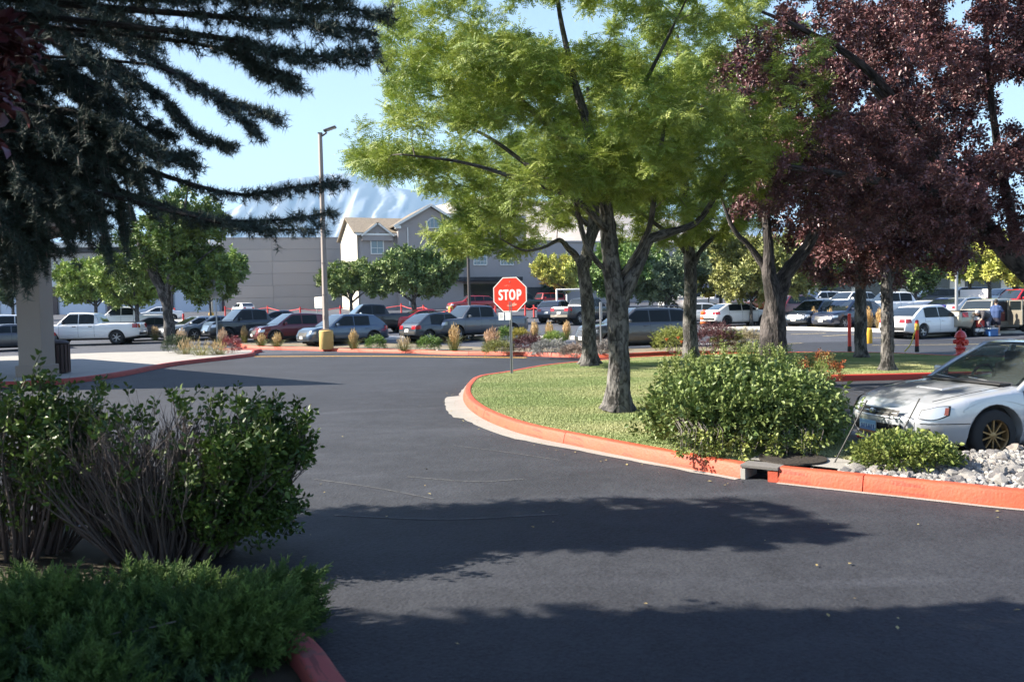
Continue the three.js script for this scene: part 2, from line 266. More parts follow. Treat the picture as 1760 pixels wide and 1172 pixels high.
{ // rock bed: stones one by one, gravel between them as a mass
  const R = rng(99), shapes = [];
  for (let k = 0; k < 7; k++) { const g = new THREE.IcosahedronGeometry(1, k < 3 ? 1 : 0), p = g.attributes.position, s = k * 13; for (let i = 0; i < p.count; i++) { const x = p.getX(i), y = p.getY(i), z = p.getZ(i), f = .72 + .5 * hash2(Math.round(x * 50) + s, Math.round(y * 50) * 7 + Math.round(z * 50)); p.setXYZ(i, x * f, y * f * .62, z * f * .85); } g.computeVertexNormals(); shapes.push(g); }
  const mats = [[.42, .40, .38], [.30, .29, .28], [.52, .49, .45], [.24, .23, .23], [.40, .35, .31]].map((c) => std(...c, .92, { map: tex(64, 64, (u, v, i, j) => { const n = .85 + .4 * (fbm(u * 6, v * 6, 3, 6, 6) - .5) + .15 * (hash2(i, j) - .5); return [n, n, n]; }), bumpMap: grainN, bumpScale: .01 }));
  const o = thing('rock_bed', 'bed of broken grey rocks behind the orange kerb beside the silver car', 'rock bed'); o.userData.kind = 'structure';
  let n = 0; for (let k = 0; k < 6000 && n < 290; k++) { const x = 2.9 + R() * 2.7, z = -6.5 - R() * 2.4; if (!inPoly(x, z, bedPoly) || !inPoly(x + .08, z + .12, bedPoly)) continue; const s = .032 + Math.pow(R(), 1.9) * .062; const m = mesh('stone', shapes[k % 7], mats[(R() * 5) | 0], o); m.position.set(x, .108 + s * .22 + (R() < .2 ? .02 : 0), z); m.scale.setScalar(s); m.rotation.set(R() * .8, R() * 6, R() * .8); n++; }
  const ms = [], cs = []; for (let k = 0; k < 9000; k++) { const x = 2.9 + R() * 5, z = -6 - R() * 3; if (!inPoly(x, z, bedPoly)) continue; const s = .012 + R() * .03, m = new THREE.Matrix4().makeRotationFromEuler(new THREE.Euler(R(), R() * 6, R())); m.scale(V(s, s, s)); m.setPosition(x, .108 + s * .4, z); ms.push(m); const c = .13 + R() * .24; cs.push(lin(c, c * .97, c * .93)); }
  instanced('gravel', shapes[4], std(1, 1, 1, .95), ms, cs, o);
}
{ // scuffs, a few fallen leaves
  [[[540, 824], [640, 838], [745, 858]], [[575, 886], [760, 893], [960, 884]], [[780, 766], [880, 779], [965, 792]], [[330, 712], [400, 690], [455, 672]], [[700, 820], [820, 828], [900, 824]]].forEach((l, k) => { const P = pathXZ(l.map((q) => g2(...q)), 30), R = rng(k + 1), w = P.map(() => .006 + .010 * R()), a = offsetPath(P, 0).map((q, i) => [q[0], .0045, q[1] - w[i]]), b = P.map((q, i) => [q[0], .0045, q[1] + w[i]]); struct('scuff_mark', gridGeo([b, a]), std(.088, .09, .095, .85), ['pale scuff line on the asphalt right of the near shrubs', 'long pale scuff line inside the first band of shade', 'pale scuff line before the orange kerb of the lawn', 'pale seam line on the asphalt behind the near shrubs', 'short pale scuff line in the middle of the drive'][k], 'road mark'); });
  const R = rng(61), ms = [], cs = [], g = geo([0, 0, 0, .45, .08, .5, 1, .02, 0, .45, .1, -.5], [0, 1, 2, 0, 2, 3]); for (let i = 0; i < 150; i++) { const d = 3.6 + R() * 13, x = (R() - .45) * d * 1.2, near = R() < .5, p = near ? nose[(R() * 110) | 0] : [x, -d], s = .018 + R() * .03; if (!near && inPoly(p[0], p[1], lawnPoly)) continue; const m = new THREE.Matrix4().makeRotationFromEuler(new THREE.Euler((R() - .5) * .5, R() * 6, (R() - .5) * .5)); m.scale(V(s, s, s * .6)); m.setPosition(p[0] - (near ? .06 + R() * .35 : 0), .012, p[1] + (near ? .12 + R() * .35 : 0)); ms.push(m); cs.push(mixl([.20, .14, .05], [.42, .36, .16], R())); }
  const o = instanced('fallen_leaves', g, std(1, 1, 1, .8, { side: THREE.DoubleSide }), ms, cs, scene); o.userData = { kind: 'stuff', label: 'small dry leaves scattered over the asphalt', category: 'leaves' };
}
// ------------------------------------------------------------------ left side: walk, kerb, canopy corner; far planting strip
const walkKerb = pathXZ([[-19, -22.6], g2(0, 666), g2(100, 661), g2(200, 648.5), g2(300, 629), g2(400, 617), g2(436, 612), g2(440, 607), [-12.1, -39.4], [-14.5, -40.5]].map((p) => p), 70).reverse();
kerb('walk_kerb', 'faded red kerb along the concrete walk on the far side of the drive', walkKerb, std(.34, .04, .03, .65, { map: M.kerbRed.map }));
struct('walk', polyTop([...offsetPath(walkKerb, .165), [-30, -22.4], [-30, -36], [-20, -40.5]].map(([x, z]) => [x, z]), .14, .5), M.concrete, 'concrete walk between the canopy pillar and the drive', 'walk');
const stripKerb = pathXZ([[8.4, -28.6], g2(1180, 610), g2(1040, 615.5), g2(940, 613), g2(870, 611), g2(780, 610), g2(700, 607), g2(560, 603.5), g2(430, 599.5), [-15.5, -45.0]], 90).reverse();
kerb('strip_kerb', 'long orange kerb in front of the planting strip and light pole', stripKerb.map((p) => p).reverse(), M.kerbRed);
{ const B = offsetPath(stripKerb, -.165), back = offsetPath(stripKerb, -3.6), rows = [B, back].map((r) => r.map(([x, z]) => [x, groundY(x, z) + .12, z]));
  struct('planting_strip', gridGeo(rows, uvXZ(.4)), std(.23, .19, .155, 1, { map: grassMap }), 'strip of bark mulch behind the long orange kerb', 'planting strip');
  const yp = pathXZ([g2(905, 615), g2(800, 614), g2(650, 612.5), g2(437, 613)], 40); struct('yellow_line', sweep(yp, [[-.11, .009], [.11, .009]]), M.yellowPaint, 'worn yellow painted line on the asphalt before the long orange kerb', 'road marking');
  // drain opening in the long kerb
  const p = G(781, 606.5), o = thing('storm_drain', 'small storm drain slot in the far orange kerb', 'storm drain', [p.x, 0, p.z], .43); mesh('frame', box(1.6, .17, .24, 0, .085, -.02, .01), M.concrete, o); mesh('slot', box(1.3, .09, .05, 0, .07, .086), M.black, o); }
{ // concrete kerbs of the car park islands
  const list = [[[1205, 568], [1330, 567], [1480, 570], [1625, 577]], [[1560, 580], [1700, 574], [1800, 572]], [[590, 585], [740, 583], [880, 583.5], [1000, 584]], [[400, 556], [330, 552], [290, 551]]];
  const lab = ['pale concrete kerb strip in front of the white hatchback and dark cars', 'pale concrete kerb strip beside the tan pickup', 'pale concrete strip behind the grass clumps', 'pale kerb by the red posts at the white store'];
  list.forEach((l, k) => { const P = pathXZ(l.map((q) => g2(q[0], q[1])), 24), rows = [[0, 0], [.02, .13], [.08, .15], [.9, .15], [.92, 0]].map(([o, h]) => offsetPath(P, k === 3 ? -o : -o).map(([x, z]) => [x, groundY(x, z) + h, z])); struct('lot_kerb', gridGeo(rows, uvXZ(.5)), std(.52, .50, .46, .9, { bumpMap: grainN, bumpScale: .003 }), lab[k], 'kerb'); });
  [[[1010, 594], [1320, 590]], [[1360, 575], [1420, 573]], [[1415, 578], [1470, 575]], [[1500, 581], [1620, 579]], [[1500, 594], [1760, 591]], [[1700, 592], [1760, 596]], [[1335, 592], [1380, 590]]].forEach(([a, b], k) => { const P = pathXZ([g2(...a), g2(...b)], 6); struct('painted_line', sweep(P, [[-.06, .012], [.06, .012]]), k < 1 ? M.whitePaint : std(.55, .45, .22, .8), ['white line beside the grey family car', 'short worn line before the dark navy car', 'worn bay line left of the thin red post', 'worn yellow line left of the hydrant', 'long worn yellow line behind the hydrant', 'pale line end right of the hydrant', 'pale line stub behind the forked tree'][k], 'road marking'); });
}
{ // canopy building at the left: pillar and roof whose shadow falls across the drive
  const p = V(-14.15, 0, -24.2), o = thing('entrance_canopy', 'beige pillar and flat roof of the entrance canopy at the left edge', 'canopy', p), bz = std(.30, .25, .21, .9, { bumpMap: grainN, bumpScale: .01 });
  mesh('pillar', box(.70, 4.05, .70, 0, 2.02 + .1, 0, .02), bz, o); mesh('plinth', box(.84, .35, .84, 0, .3, 0, .03), bz, o); mesh('collar', box(.76, .10, .76, 0, 3.72, 0, .02), std(.22, .18, .15, .9), o);
  const poly = [[-10.2, -20.75], [-24, -34.6], [-34, -34.6], [-34, -20.75]].map(([x, z]) => [x - p.x, z - p.z]); const s = new THREE.Shape(poly.map(([x, z]) => new THREE.Vector2(x, -z)));
  mesh('roof', new THREE.ExtrudeGeometry(s, { depth: .36, bevelEnabled: false }).rotateX(-Math.PI / 2).translate(0, 4.16, 0), std(.2, .15, .12, .8), o);
  const q = V(-14.05, .14, -25.2), b = thing('litter_bin', 'brown slatted litter bin beside the canopy pillar', 'litter bin', q); mesh('body', cyl(.26, .29, .9, 0, .02, 0, 20), std(.035, .022, .02, .7), b); for (let i = 0; i < 16; i++) { const a = i / 16 * TAU, m = mesh('slat', box(.07, .86, .02, 0, .46, .30), std(.06, .035, .03, .7), b); m.rotation.y = a; } mesh('lid', lathe([[0, 1.04], [.2, 1.02], [.31, .95], [.31, .9], [.0, .9]], 20), std(.03, .02, .02, .6), b);
}
// ------------------------------------------------------------------ far buildings, hills, mountain
const stuc = (r, g, b) => std(r, g, b, .93, { bumpMap: grainN, bumpScale: .01 });
function windowUnit(parent, x, y, z, w, h, arch, cols, rowsN) {   // frame with pane and muntins; a child of the house
  const white = M.whitePaint, R = w / 2, s = new THREE.Shape(), hole = new THREE.Path(), t = .11;
  const outline = (S, q) => { if (arch) { S.moveTo(-R + q, q); S.lineTo(R - q, q); S.lineTo(R - q, h - R); S.absarc(0, h - R, R - q, 0, Math.PI, false); S.lineTo(-R + q, q); } else { S.moveTo(-R + q, q); S.lineTo(R - q, q); S.lineTo(R - q, h - q); S.lineTo(-R + q, h - q); S.lineTo(-R + q, q); } };
  outline(s, 0); outline(hole, t); s.holes.push(hole);
  const f = mesh('window', new THREE.ExtrudeGeometry(s, { depth: .12, bevelEnabled: false, curveSegments: 10 }).translate(x, y, z), white, parent);
  const ps = new THREE.Shape(); outline(ps, .04); mesh('pane', new THREE.ShapeGeometry(ps, 10).translate(x, y, z + .03), M.glassFar, f);
  const bars = []; for (let i = 1; i < cols; i++) bars.push(box(.05, h - t * 2 - (arch ? .1 : 0), .05, x - R + w * i / cols, y + h / 2, z + .07)); for (let j = 1; j < rowsN; j++) bars.push(box(w - t * 2, .05, .045, x, y + (arch ? h - R + (j - 1) * 0 : h) * j / rowsN, z + .072)); if (bars.length) mesh('muntin', merge(bars), white, f);
}
M.glassFar = phys(.10, .16, .20, .06, { metalness: .0, clearcoat: 1 });
function gableRoof(x0, x1, zF, zB, eave, ridge, alongZ, over, mat, parent, name = 'roof', th = .18) { // two sloping slabs
  const slabs = [];
  const slab = (a, b, c, d) => { const n = V().subVectors(V(...b), V(...a)).cross(V().subVectors(V(...d), V(...a))).normalize(); if (n.y < 0) n.negate(); const lo = [a, b, c, d], hi = lo.map((p) => [p[0] + n.x * th, p[1] + n.y * th, p[2] + n.z * th]), q = [...lo, ...hi], f = [[0, 1, 2, 3], [4, 7, 6, 5], [0, 4, 5, 1], [1, 5, 6, 2], [2, 6, 7, 3], [3, 7, 4, 0]]; const P = [], I = []; f.forEach((k) => { const m = P.length / 3; k.forEach((i) => P.push(...q[i])); I.push(m, m + 1, m + 2, m, m + 2, m + 3); }); slabs.push(geo(P, I, P.flatMap((_, i) => i % 3 ? [] : [P[i] * .3, (P[i + 2] + P[i + 1]) * .3]))); };
  if (alongZ) { const xm = (x0 + x1) / 2, k = (ridge - eave) / (xm - x0); slab([x0 - over, eave - over * k, zF + over], [xm, ridge, zF + over], [xm, ridge, zB], [x0 - over, eave - over * k, zB]); slab([x1 + over, eave - over * k, zF + over], [xm, ridge, zF + over], [xm, ridge, zB], [x1 + over, eave - over * k, zB]); }
  else { const zm = (zF + zB) / 2, k = (ridge - eave) / (zF - zm); slab([x0 - over, eave - over * k, zF + over], [x1, eave - over * k, zF + over], [x1, ridge, zm], [x0 - over, ridge, zm]); slab([x0 - over, eave - over * k, zB - over], [x1, eave - over * k, zB - over], [x1, ridge, zm], [x0 - over, ridge, zm]); }
  return mesh(name, merge(slabs), mat, parent);
}
function gableWall(x0, x1, y0, eave, ridge, z, th, alongX) { const s = new THREE.Shape(); s.moveTo(x0, y0); s.lineTo(x1, y0); s.lineTo(x1, eave); s.lineTo((x0 + x1) / 2, ridge); s.lineTo(x0, eave); s.closePath(); return new THREE.ExtrudeGeometry(s, { depth: th, bevelEnabled: false }).translate(0, 0, z); }
{ // gabled stucco store front
  const base = terr(100), o = thing('gabled_store', 'taupe stucco store front with two gables and arched white windows', 'store', [-18.7, base, -100], 21 * Math.PI / 180);
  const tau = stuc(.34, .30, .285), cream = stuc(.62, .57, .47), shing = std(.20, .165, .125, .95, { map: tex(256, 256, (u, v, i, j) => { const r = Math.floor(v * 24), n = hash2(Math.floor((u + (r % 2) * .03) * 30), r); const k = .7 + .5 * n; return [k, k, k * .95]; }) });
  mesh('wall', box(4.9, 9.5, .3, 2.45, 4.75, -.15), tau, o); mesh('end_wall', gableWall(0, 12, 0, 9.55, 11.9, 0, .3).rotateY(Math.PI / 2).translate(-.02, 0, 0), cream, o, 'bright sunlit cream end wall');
  const rf = gableRoof(-.1, 8, .1, -12.2, 9.55, 11.95, false, .35, shing, o);
  mesh('fascia', box(5.2, .26, .06, 2.3, 9.36, .5), M.whitePaint, rf);
  mesh('gable_wall', gableWall(.55, 4.35, 8.6, 9.15, 10.6, .0, .45), tau, o); const g1 = gableRoof(.45, 4.45, .45, -4, 9.2, 10.75, true, .25, shing, o, 'gable_roof', .12);
  for (const s of [-1, 1]) { const m = mesh('bargeboard', box(2.45, .2, .07, 0, 0, 0), M.whitePaint, g1); m.position.set(2.45 + s * 1.06, 9.9, .74); m.rotation.z = -s * .66; }
  mesh('vent', cyl(.3, .3, .05, 0, 0, 0, 16).rotateX(Math.PI / 2).translate(2.45, 9.75, .47), std(.3, .27, .26), o);
  windowUnit(o, 2.45, 6.95, .02, 1.65, 2.4, true, 2, 2);
  mesh('tower_wall', gableWall(4.9, 13.2, 0, 10.45, 12.8, .2, .8), tau, o); const g2r = gableRoof(4.75, 13.35, 1.0, -9, 10.5, 13.0, true, .45, shing, o, 'gable_roof', .16);
  mesh('tower_side', box(.3, 10.4, 9, 5.05, 5.2, -4.3), tau, o); mesh('tower_side', box(.3, 10.4, 9, 13.05, 5.2, -4.3), tau, o);
  for (const s of [-1, 1]) { const m = mesh('bargeboard', box(5.5, .3, .09, 0, 0, 0), M.whitePaint, g2r); m.position.set(9.05 + s * 2.38, 11.62, 1.5); m.rotation.z = -s * .525; }
  windowUnit(o, 9.5, 10.15, 1.0, 2.1, 1.35, true, 4, 1); mesh('downspout', cyl(.07, .07, 9.6, 6.1, .6, 1.1, 8), M.whitePaint, o); mesh('eave_return', box(.7, .35, .5, 4.85, 10.2, 1.2), M.whitePaint, o);
  mesh('main_wall', box(42, 8.7, .4, 34.2, 4.35, -.4), stuc(.35, .315, .31), o); mesh('parapet_cap', box(42.3, .22, .7, 34.2, 8.8, -.4), std(.36, .33, .32), o);
  windowUnit(o, 15.9, 5.6, -.18, 1.9, 2.1, false, 4, 4); windowUnit(o, 19.6, 5.6, -.18, 1.9, 2.1, false, 4, 4);
  mesh('awning', box(9.5, .5, 2.2, 16.2, 3.75, .9), std(.03, .03, .035, .8), o); mesh('shop_window', box(8.6, 2.9, .1, 16.2, 1.75, -.15), phys(.015, .018, .022, .1), o);
  mesh('entry_opening', box(5, 2.6, .1, 25, 1.4, -.15), std(.012, .013, .018, .5), o); mesh('wall_lamp', box(.5, .3, .3, 24.2, 4.6, 0), M.black, o);
  mesh('upper_block', box(14, 4.6, 8, 17, 10.4, -8), stuc(.36, .335, .33), o);
  const c = D(845, 355, 104), sg = thing('roof_sign', 'small white and magenta sign panel above the store roof', 'sign', [c.x, c.y - .9, c.z], .2); mesh('panel', box(1.2, .75, .12, 0, 1.1, 0), M.whitePaint, sg); mesh('lower_panel', box(1.2, .75, .12, 0, .34, .002), std(.45, .04, .10, .6), sg); mesh('post', cyl(.06, .06, 3.4, 0, -3.4, 0, 8), M.galv, sg);
}
{ // grey concrete store: cast panels with recessed joints
  const o = thing('grey_store', 'plain grey concrete panel store left of the gabled front', 'store', [-40.1, terr(114), -114], 12 * Math.PI / 180), y1 = 10.15; const m = [stuc(.37, .325, .295), stuc(.355, .315, .288), stuc(.385, .337, .305)];
  mesh('core', box(19.6, y1 - .05, 12, 9.8, y1 / 2, -6.25), std(.24, .21, .195), o);
  const xs = [0, 6.6, 13.2, 19.6], ys = [0, 1.8, 3.5, 5.2, 6.9, 8.6, y1]; for (let i = 0; i < 3; i++) for (let j = 0; j < 6; j++) mesh('wall_panel', box(xs[i + 1] - xs[i] - .03, ys[j + 1] - ys[j] - .03, .24, (xs[i] + xs[i + 1]) / 2, (ys[j] + ys[j + 1]) / 2, -.12), m[(i * 5 + j * 2) % 3], o);
  mesh('coping', box(19.8, .14, .5, 9.8, y1 + .07, -.2), std(.34, .31, .29), o);
}
{ // white store at the left
  const o = thing('white_store', 'white store with a dark fascia and brown piers behind the left trees', 'store', [-92, terr(112), -108], 6 * Math.PI / 180), w = stuc(.62, .64, .68);
  mesh('wall', box(52, 9, 6, 26, 4.5, -8), w, o); mesh('fascia', box(30, .55, 3, 37.5, 9.0, -3.5), std(.05, .045, .045), o); mesh('roof_edge', box(30.4, .7, 3.4, 37.4, 9.63, -3.5), M.whitePaint, o);
  for (let i = 0; i < 7; i++) mesh('pier', box(1.1, 4.0, .5, 4 + i * 7.9, 2, -4.8), std(.10, .075, .07, .8), o); for (let i = 0; i < 6; i++) mesh('shop_panel', box(6.2, 3.4, .2, 7.9 + i * 7.9, 1.75, -4.9), std(.55, .60, .70, .5), o);
}
{ // cream store at the right, with low arched parapets
  const o = thing('cream_store', 'bright cream store with low arched parapets behind the right trees', 'store', [44, terr(112), -122], -14 * Math.PI / 180), w = stuc(.72, .66, .55);
  mesh('wall', box(62, 6.6, 8, 18, 3.3, -4), w, o); for (let i = 0; i < 5; i++) { const s = new THREE.Shape(); s.moveTo(-5, 0); s.lineTo(5, 0); s.lineTo(5, 1); s.quadraticCurveTo(0, 3.6, -5, 1); s.closePath(); mesh('arched_parapet', new THREE.ExtrudeGeometry(s, { depth: .5, bevelEnabled: false }).translate(-6 + i * 11.5, 6.6, -.45), w, o); }
  mesh('awning', box(60, .5, 1.6, 18, 3.4, .8), std(.12, .11, .11), o);
  for (let i = 0; i < 9; i++) mesh('shop_window', box(4.6, 2.6, .1, -9 + i * 6.6, 1.6, .05), phys(.02, .025, .03, .1), o);
}
function relief(name, x0, x1, nx, d0, d1, nz, hfn, cfn, label) {
  const rows = [], col = []; for (let j = 0; j <= nz; j++) { const r = []; for (let i = 0; i <= nx; i++) { const x = lerp(x0, x1, i / nx), t = j / nz, d = lerp(d0, d1, t), y = hfn(x, t, d); r.push([x, y, -d]); } rows.push(r); }
  const g = gridGeo(rows); const p = g.attributes.position, n = g.attributes.normal; for (let i = 0; i < p.count; i++) col.push(...cfn(p.getX(i), p.getY(i), -p.getZ(i), n.getY(i))); g.setAttribute('color', new THREE.BufferAttribute(new Float32Array(col), 3));
  return struct(name, g, std(1, 1, 1, 1, { vertexColors: true }), label, name.replace('_', ' '));
}
{ // the snow-streaked mountain, the hills before it
  const MD = 7000, prof = [[-900, 420], [100, 410], [330, 385], [400, 352], [440, 326], [480, 303], [520, 298], [560, 293], [590, 290], [625, 296], [660, 306], [690, 318], [740, 327], [800, 332], [900, 345], [1100, 352], [1400, 380], [1800, 400], [2700, 420]];
  const X = prof.map(([px, py]) => D(px, py, MD)), ridge = (x) => { for (let i = 1; i < X.length; i++) if (x < X[i].x) return lerp(X[i - 1].y, X[i].y, sstep(x, X[i - 1].x, X[i].x) * .5 + .5 * (x - X[i - 1].x) / (X[i].x - X[i - 1].x)); return X[X.length - 1].y; };
  const warp = (x, t) => x + 260 * (fbm(x * .0012 + 5, t * 2.2, 3) - .5);
  relief('mountain', -7800, 7800, 760, 5000, 7600, 110, (x, t) => { const r = Math.max(60, ridge(x)), s = t < .78 ? Math.pow(t / .78, 1.15) : 1 - (t - .78) * 1.6; const sp = 1 - Math.abs(fbm(warp(x, t) * .0042, t * 1.1 + 3, 4) * 2 - 1); return Math.max(-30, r * s * (1 - .22 * (1 - sp) * (t < .76 ? Math.min(1, (1 - t / .78) * 4 + .12) : .05)) - 30 * (1 - t) - 15); },
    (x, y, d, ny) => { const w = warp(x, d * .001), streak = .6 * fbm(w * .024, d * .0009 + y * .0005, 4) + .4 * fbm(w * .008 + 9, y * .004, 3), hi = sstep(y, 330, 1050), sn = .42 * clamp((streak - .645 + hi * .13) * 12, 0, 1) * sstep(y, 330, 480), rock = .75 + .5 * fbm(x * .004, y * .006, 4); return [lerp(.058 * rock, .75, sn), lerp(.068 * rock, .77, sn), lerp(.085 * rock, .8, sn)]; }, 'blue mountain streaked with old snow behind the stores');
  const hp = [[-900, 430], [300, 424], [520, 414], [600, 405], [660, 376], [720, 356], [780, 335], [860, 322], [1000, 330], [1100, 352], [1300, 392], [1500, 420], [1800, 432], [2700, 438]], HX = hp.map(([px, py]) => D(px, py, 2300)), hr = (x) => { for (let i = 1; i < HX.length; i++) if (x < HX[i].x) return lerp(HX[i - 1].y, HX[i].y, (x - HX[i - 1].x) / (HX[i].x - HX[i - 1].x)); return HX[HX.length - 1].y; };
  relief('hill', -2900, 3200, 240, 1300, 2600, 50, (x, t) => { const s = t < .77 ? Math.pow(t / .77, 1.2) : 1 - (t - .77) * 1.5; return hr(x) * s * (.9 + .2 * fbm(x * .006, t * 4, 4) * Math.min(1, (1 - t) * 3)) - 12; }, (x, y, d, ny) => { const n = fbm(x * .012, d * .01, 5), b = hash2(x / 14, d / 30) > .82 ? .12 : 0; return [.30 + .2 * (n - .5) + b, .25 + .18 * (n - .5) + b, .20 + .15 * (n - .5) + b]; }, 'dry tan foothill rising behind the gabled store');
}

// ------------------------------------------------------------------ foliage
function leafGeo(list, fold = .25, pts = 4) {                  // list of {p, d, u, l, w}: folded leaves
  const P = [], I = [];
  for (const { p, d, u, l, w } of list) {
    const x = d.clone().normalize(), z = V().crossVectors(x, u).normalize(), y = V().crossVectors(z, x), k = P.length / 3;
    const at = (a, b, c) => { const q = p.clone().addScaledVector(x, a * l).addScaledVector(z, b * w).addScaledVector(y, c * w); P.push(q.x, q.y, q.z); };
    if (pts === 6) { at(0, 0, 0); at(.3, .5, fold); at(.72, .36, fold * .6); at(1, 0, -.25); at(.72, -.36, fold * .6); at(.3, -.5, fold); at(.5, 0, -.06); I.push(k, k + 6, k + 1, k + 1, k + 6, k + 2, k + 2, k + 6, k + 3, k + 3, k + 6, k + 4, k + 4, k + 6, k + 5, k + 5, k + 6, k); }
    else { at(0, 0, 0); at(.42, .5, fold); at(1, 0, 0); at(.42, -.5, fold); I.push(k, k + 2, k + 1, k, k + 3, k + 2); }
  }
  return geo(P, I);
}
function frondGeo(seed) {                                      // spray of feathery compound leaves of the honey locust
  const R = rng(seed), L = [], T = [];
  for (let f = 0; f < 4; f++) { const yaw = (f - 1.5) * .75 + (R() - .5) * .4, pit = (R() - .45) * .8, len = .13 + R() * .06, D0 = V(Math.cos(yaw) * Math.cos(pit), Math.sin(pit), Math.sin(yaw) * Math.cos(pit)), S0 = V().crossVectors(D0, V(0, 1, 0)).normalize(), b = V(f * .018, 0, 0);
    for (let i = 1; i <= 6; i++) { const t = i / 6, c = b.clone().addScaledVector(D0, t * len).add(V(0, -t * t * .04, 0)); for (const s of [-1, 1]) L.push({ p: c, d: S0.clone().multiplyScalar(s * (.8 + R() * .4)).addScaledVector(D0, .5 + R() * .3).add(V(0, -.25 - R() * .3, 0)), u: V(R() - .5, 1, R() - .5), l: .042 * (1 - Math.abs(t - .5) * .5) * (.8 + R() * .4), w: .0175 }); }
    T.push(tube([b, b.clone().addScaledVector(D0, len).add(V(0, -.04, 0))], [.002, .0008], 3, 0, 1, false)); }
  return merge([leafGeo(L, .12), ...T]);
}
function sprigGeo(seed, n, len, l, w, pts = 6, spread = 1) {   // twig with oval leaves
  const R = rng(seed), L = [];
  for (let i = 0; i < n; i++) { const t = (i + .5) / n, a = i * 2.4 + R(), s = .8 + R() * .5; L.push({ p: V(t * len, Math.sin(a) * .01, Math.cos(a) * .01), d: V(.5 + R() * .5, Math.sin(a) * spread + (R() - .5) * .5, Math.cos(a) * spread), u: V((R() - .5) * 1.6, 1, (R() - .5) * 1.6), l: l * s, w: w * s }); }
  return merge([leafGeo(L, .22, pts), tube([V(0, 0, 0), V(len, 0, 0)], [.004, .0015], 3)]);
}
function tuftGeo(seed, n = 30, len = .05) {                    // needle rosette
  const R = rng(seed), P = [], I = [];
  for (let i = 0; i < n; i++) { const d = rdir(R); d.x = d.x * .7 + .35; d.normalize(); const s = V().crossVectors(d, rdir(R)).normalize().multiplyScalar(.0024), l = len * (.7 + R() * .5), o = V((R() - .5) * .05, 0, 0), k = P.length / 3; P.push(o.x - s.x, o.y - s.y, o.z - s.z, o.x + s.x, o.y + s.y, o.z + s.z, o.x + d.x * l, o.y + d.y * l, o.z + d.z * l); I.push(k, k + 1, k + 2); }
  return geo(P, I);
}
const leafMat = (rough = .55, tr = .3) => phys(1, 1, 1, rough, { transmission: tr, side: THREE.DoubleSide, specularIntensity: .5 });
const LEAF = leafMat(.6, .45), LEAFG = leafMat(.42, .22), LOTLEAF = std(1, 1, 1, .6, { side: THREE.DoubleSide }), PLUMLEAF = phys(1, 1, 1, .36, { side: THREE.DoubleSide, specularIntensity: .8 }), NEEDLE = std(1, 1, 1, .75, { side: THREE.DoubleSide });
const FROND = [frondGeo(1), frondGeo(2), frondGeo(3)], PLUM = [sprigGeo(5, 10, .17, .055, .034), sprigGeo(6, 11, .19, .05, .031)], BROAD = [sprigGeo(8, 12, .3, .13, .085, 4), sprigGeo(9, 12, .34, .14, .08, 4)], TUFT = tuftGeo(3);
const mixc = (a, b, t, k) => lin(lerp(a[0], b[0], t) * k, lerp(a[1], b[1], t) * k, lerp(a[2], b[2], t) * k);

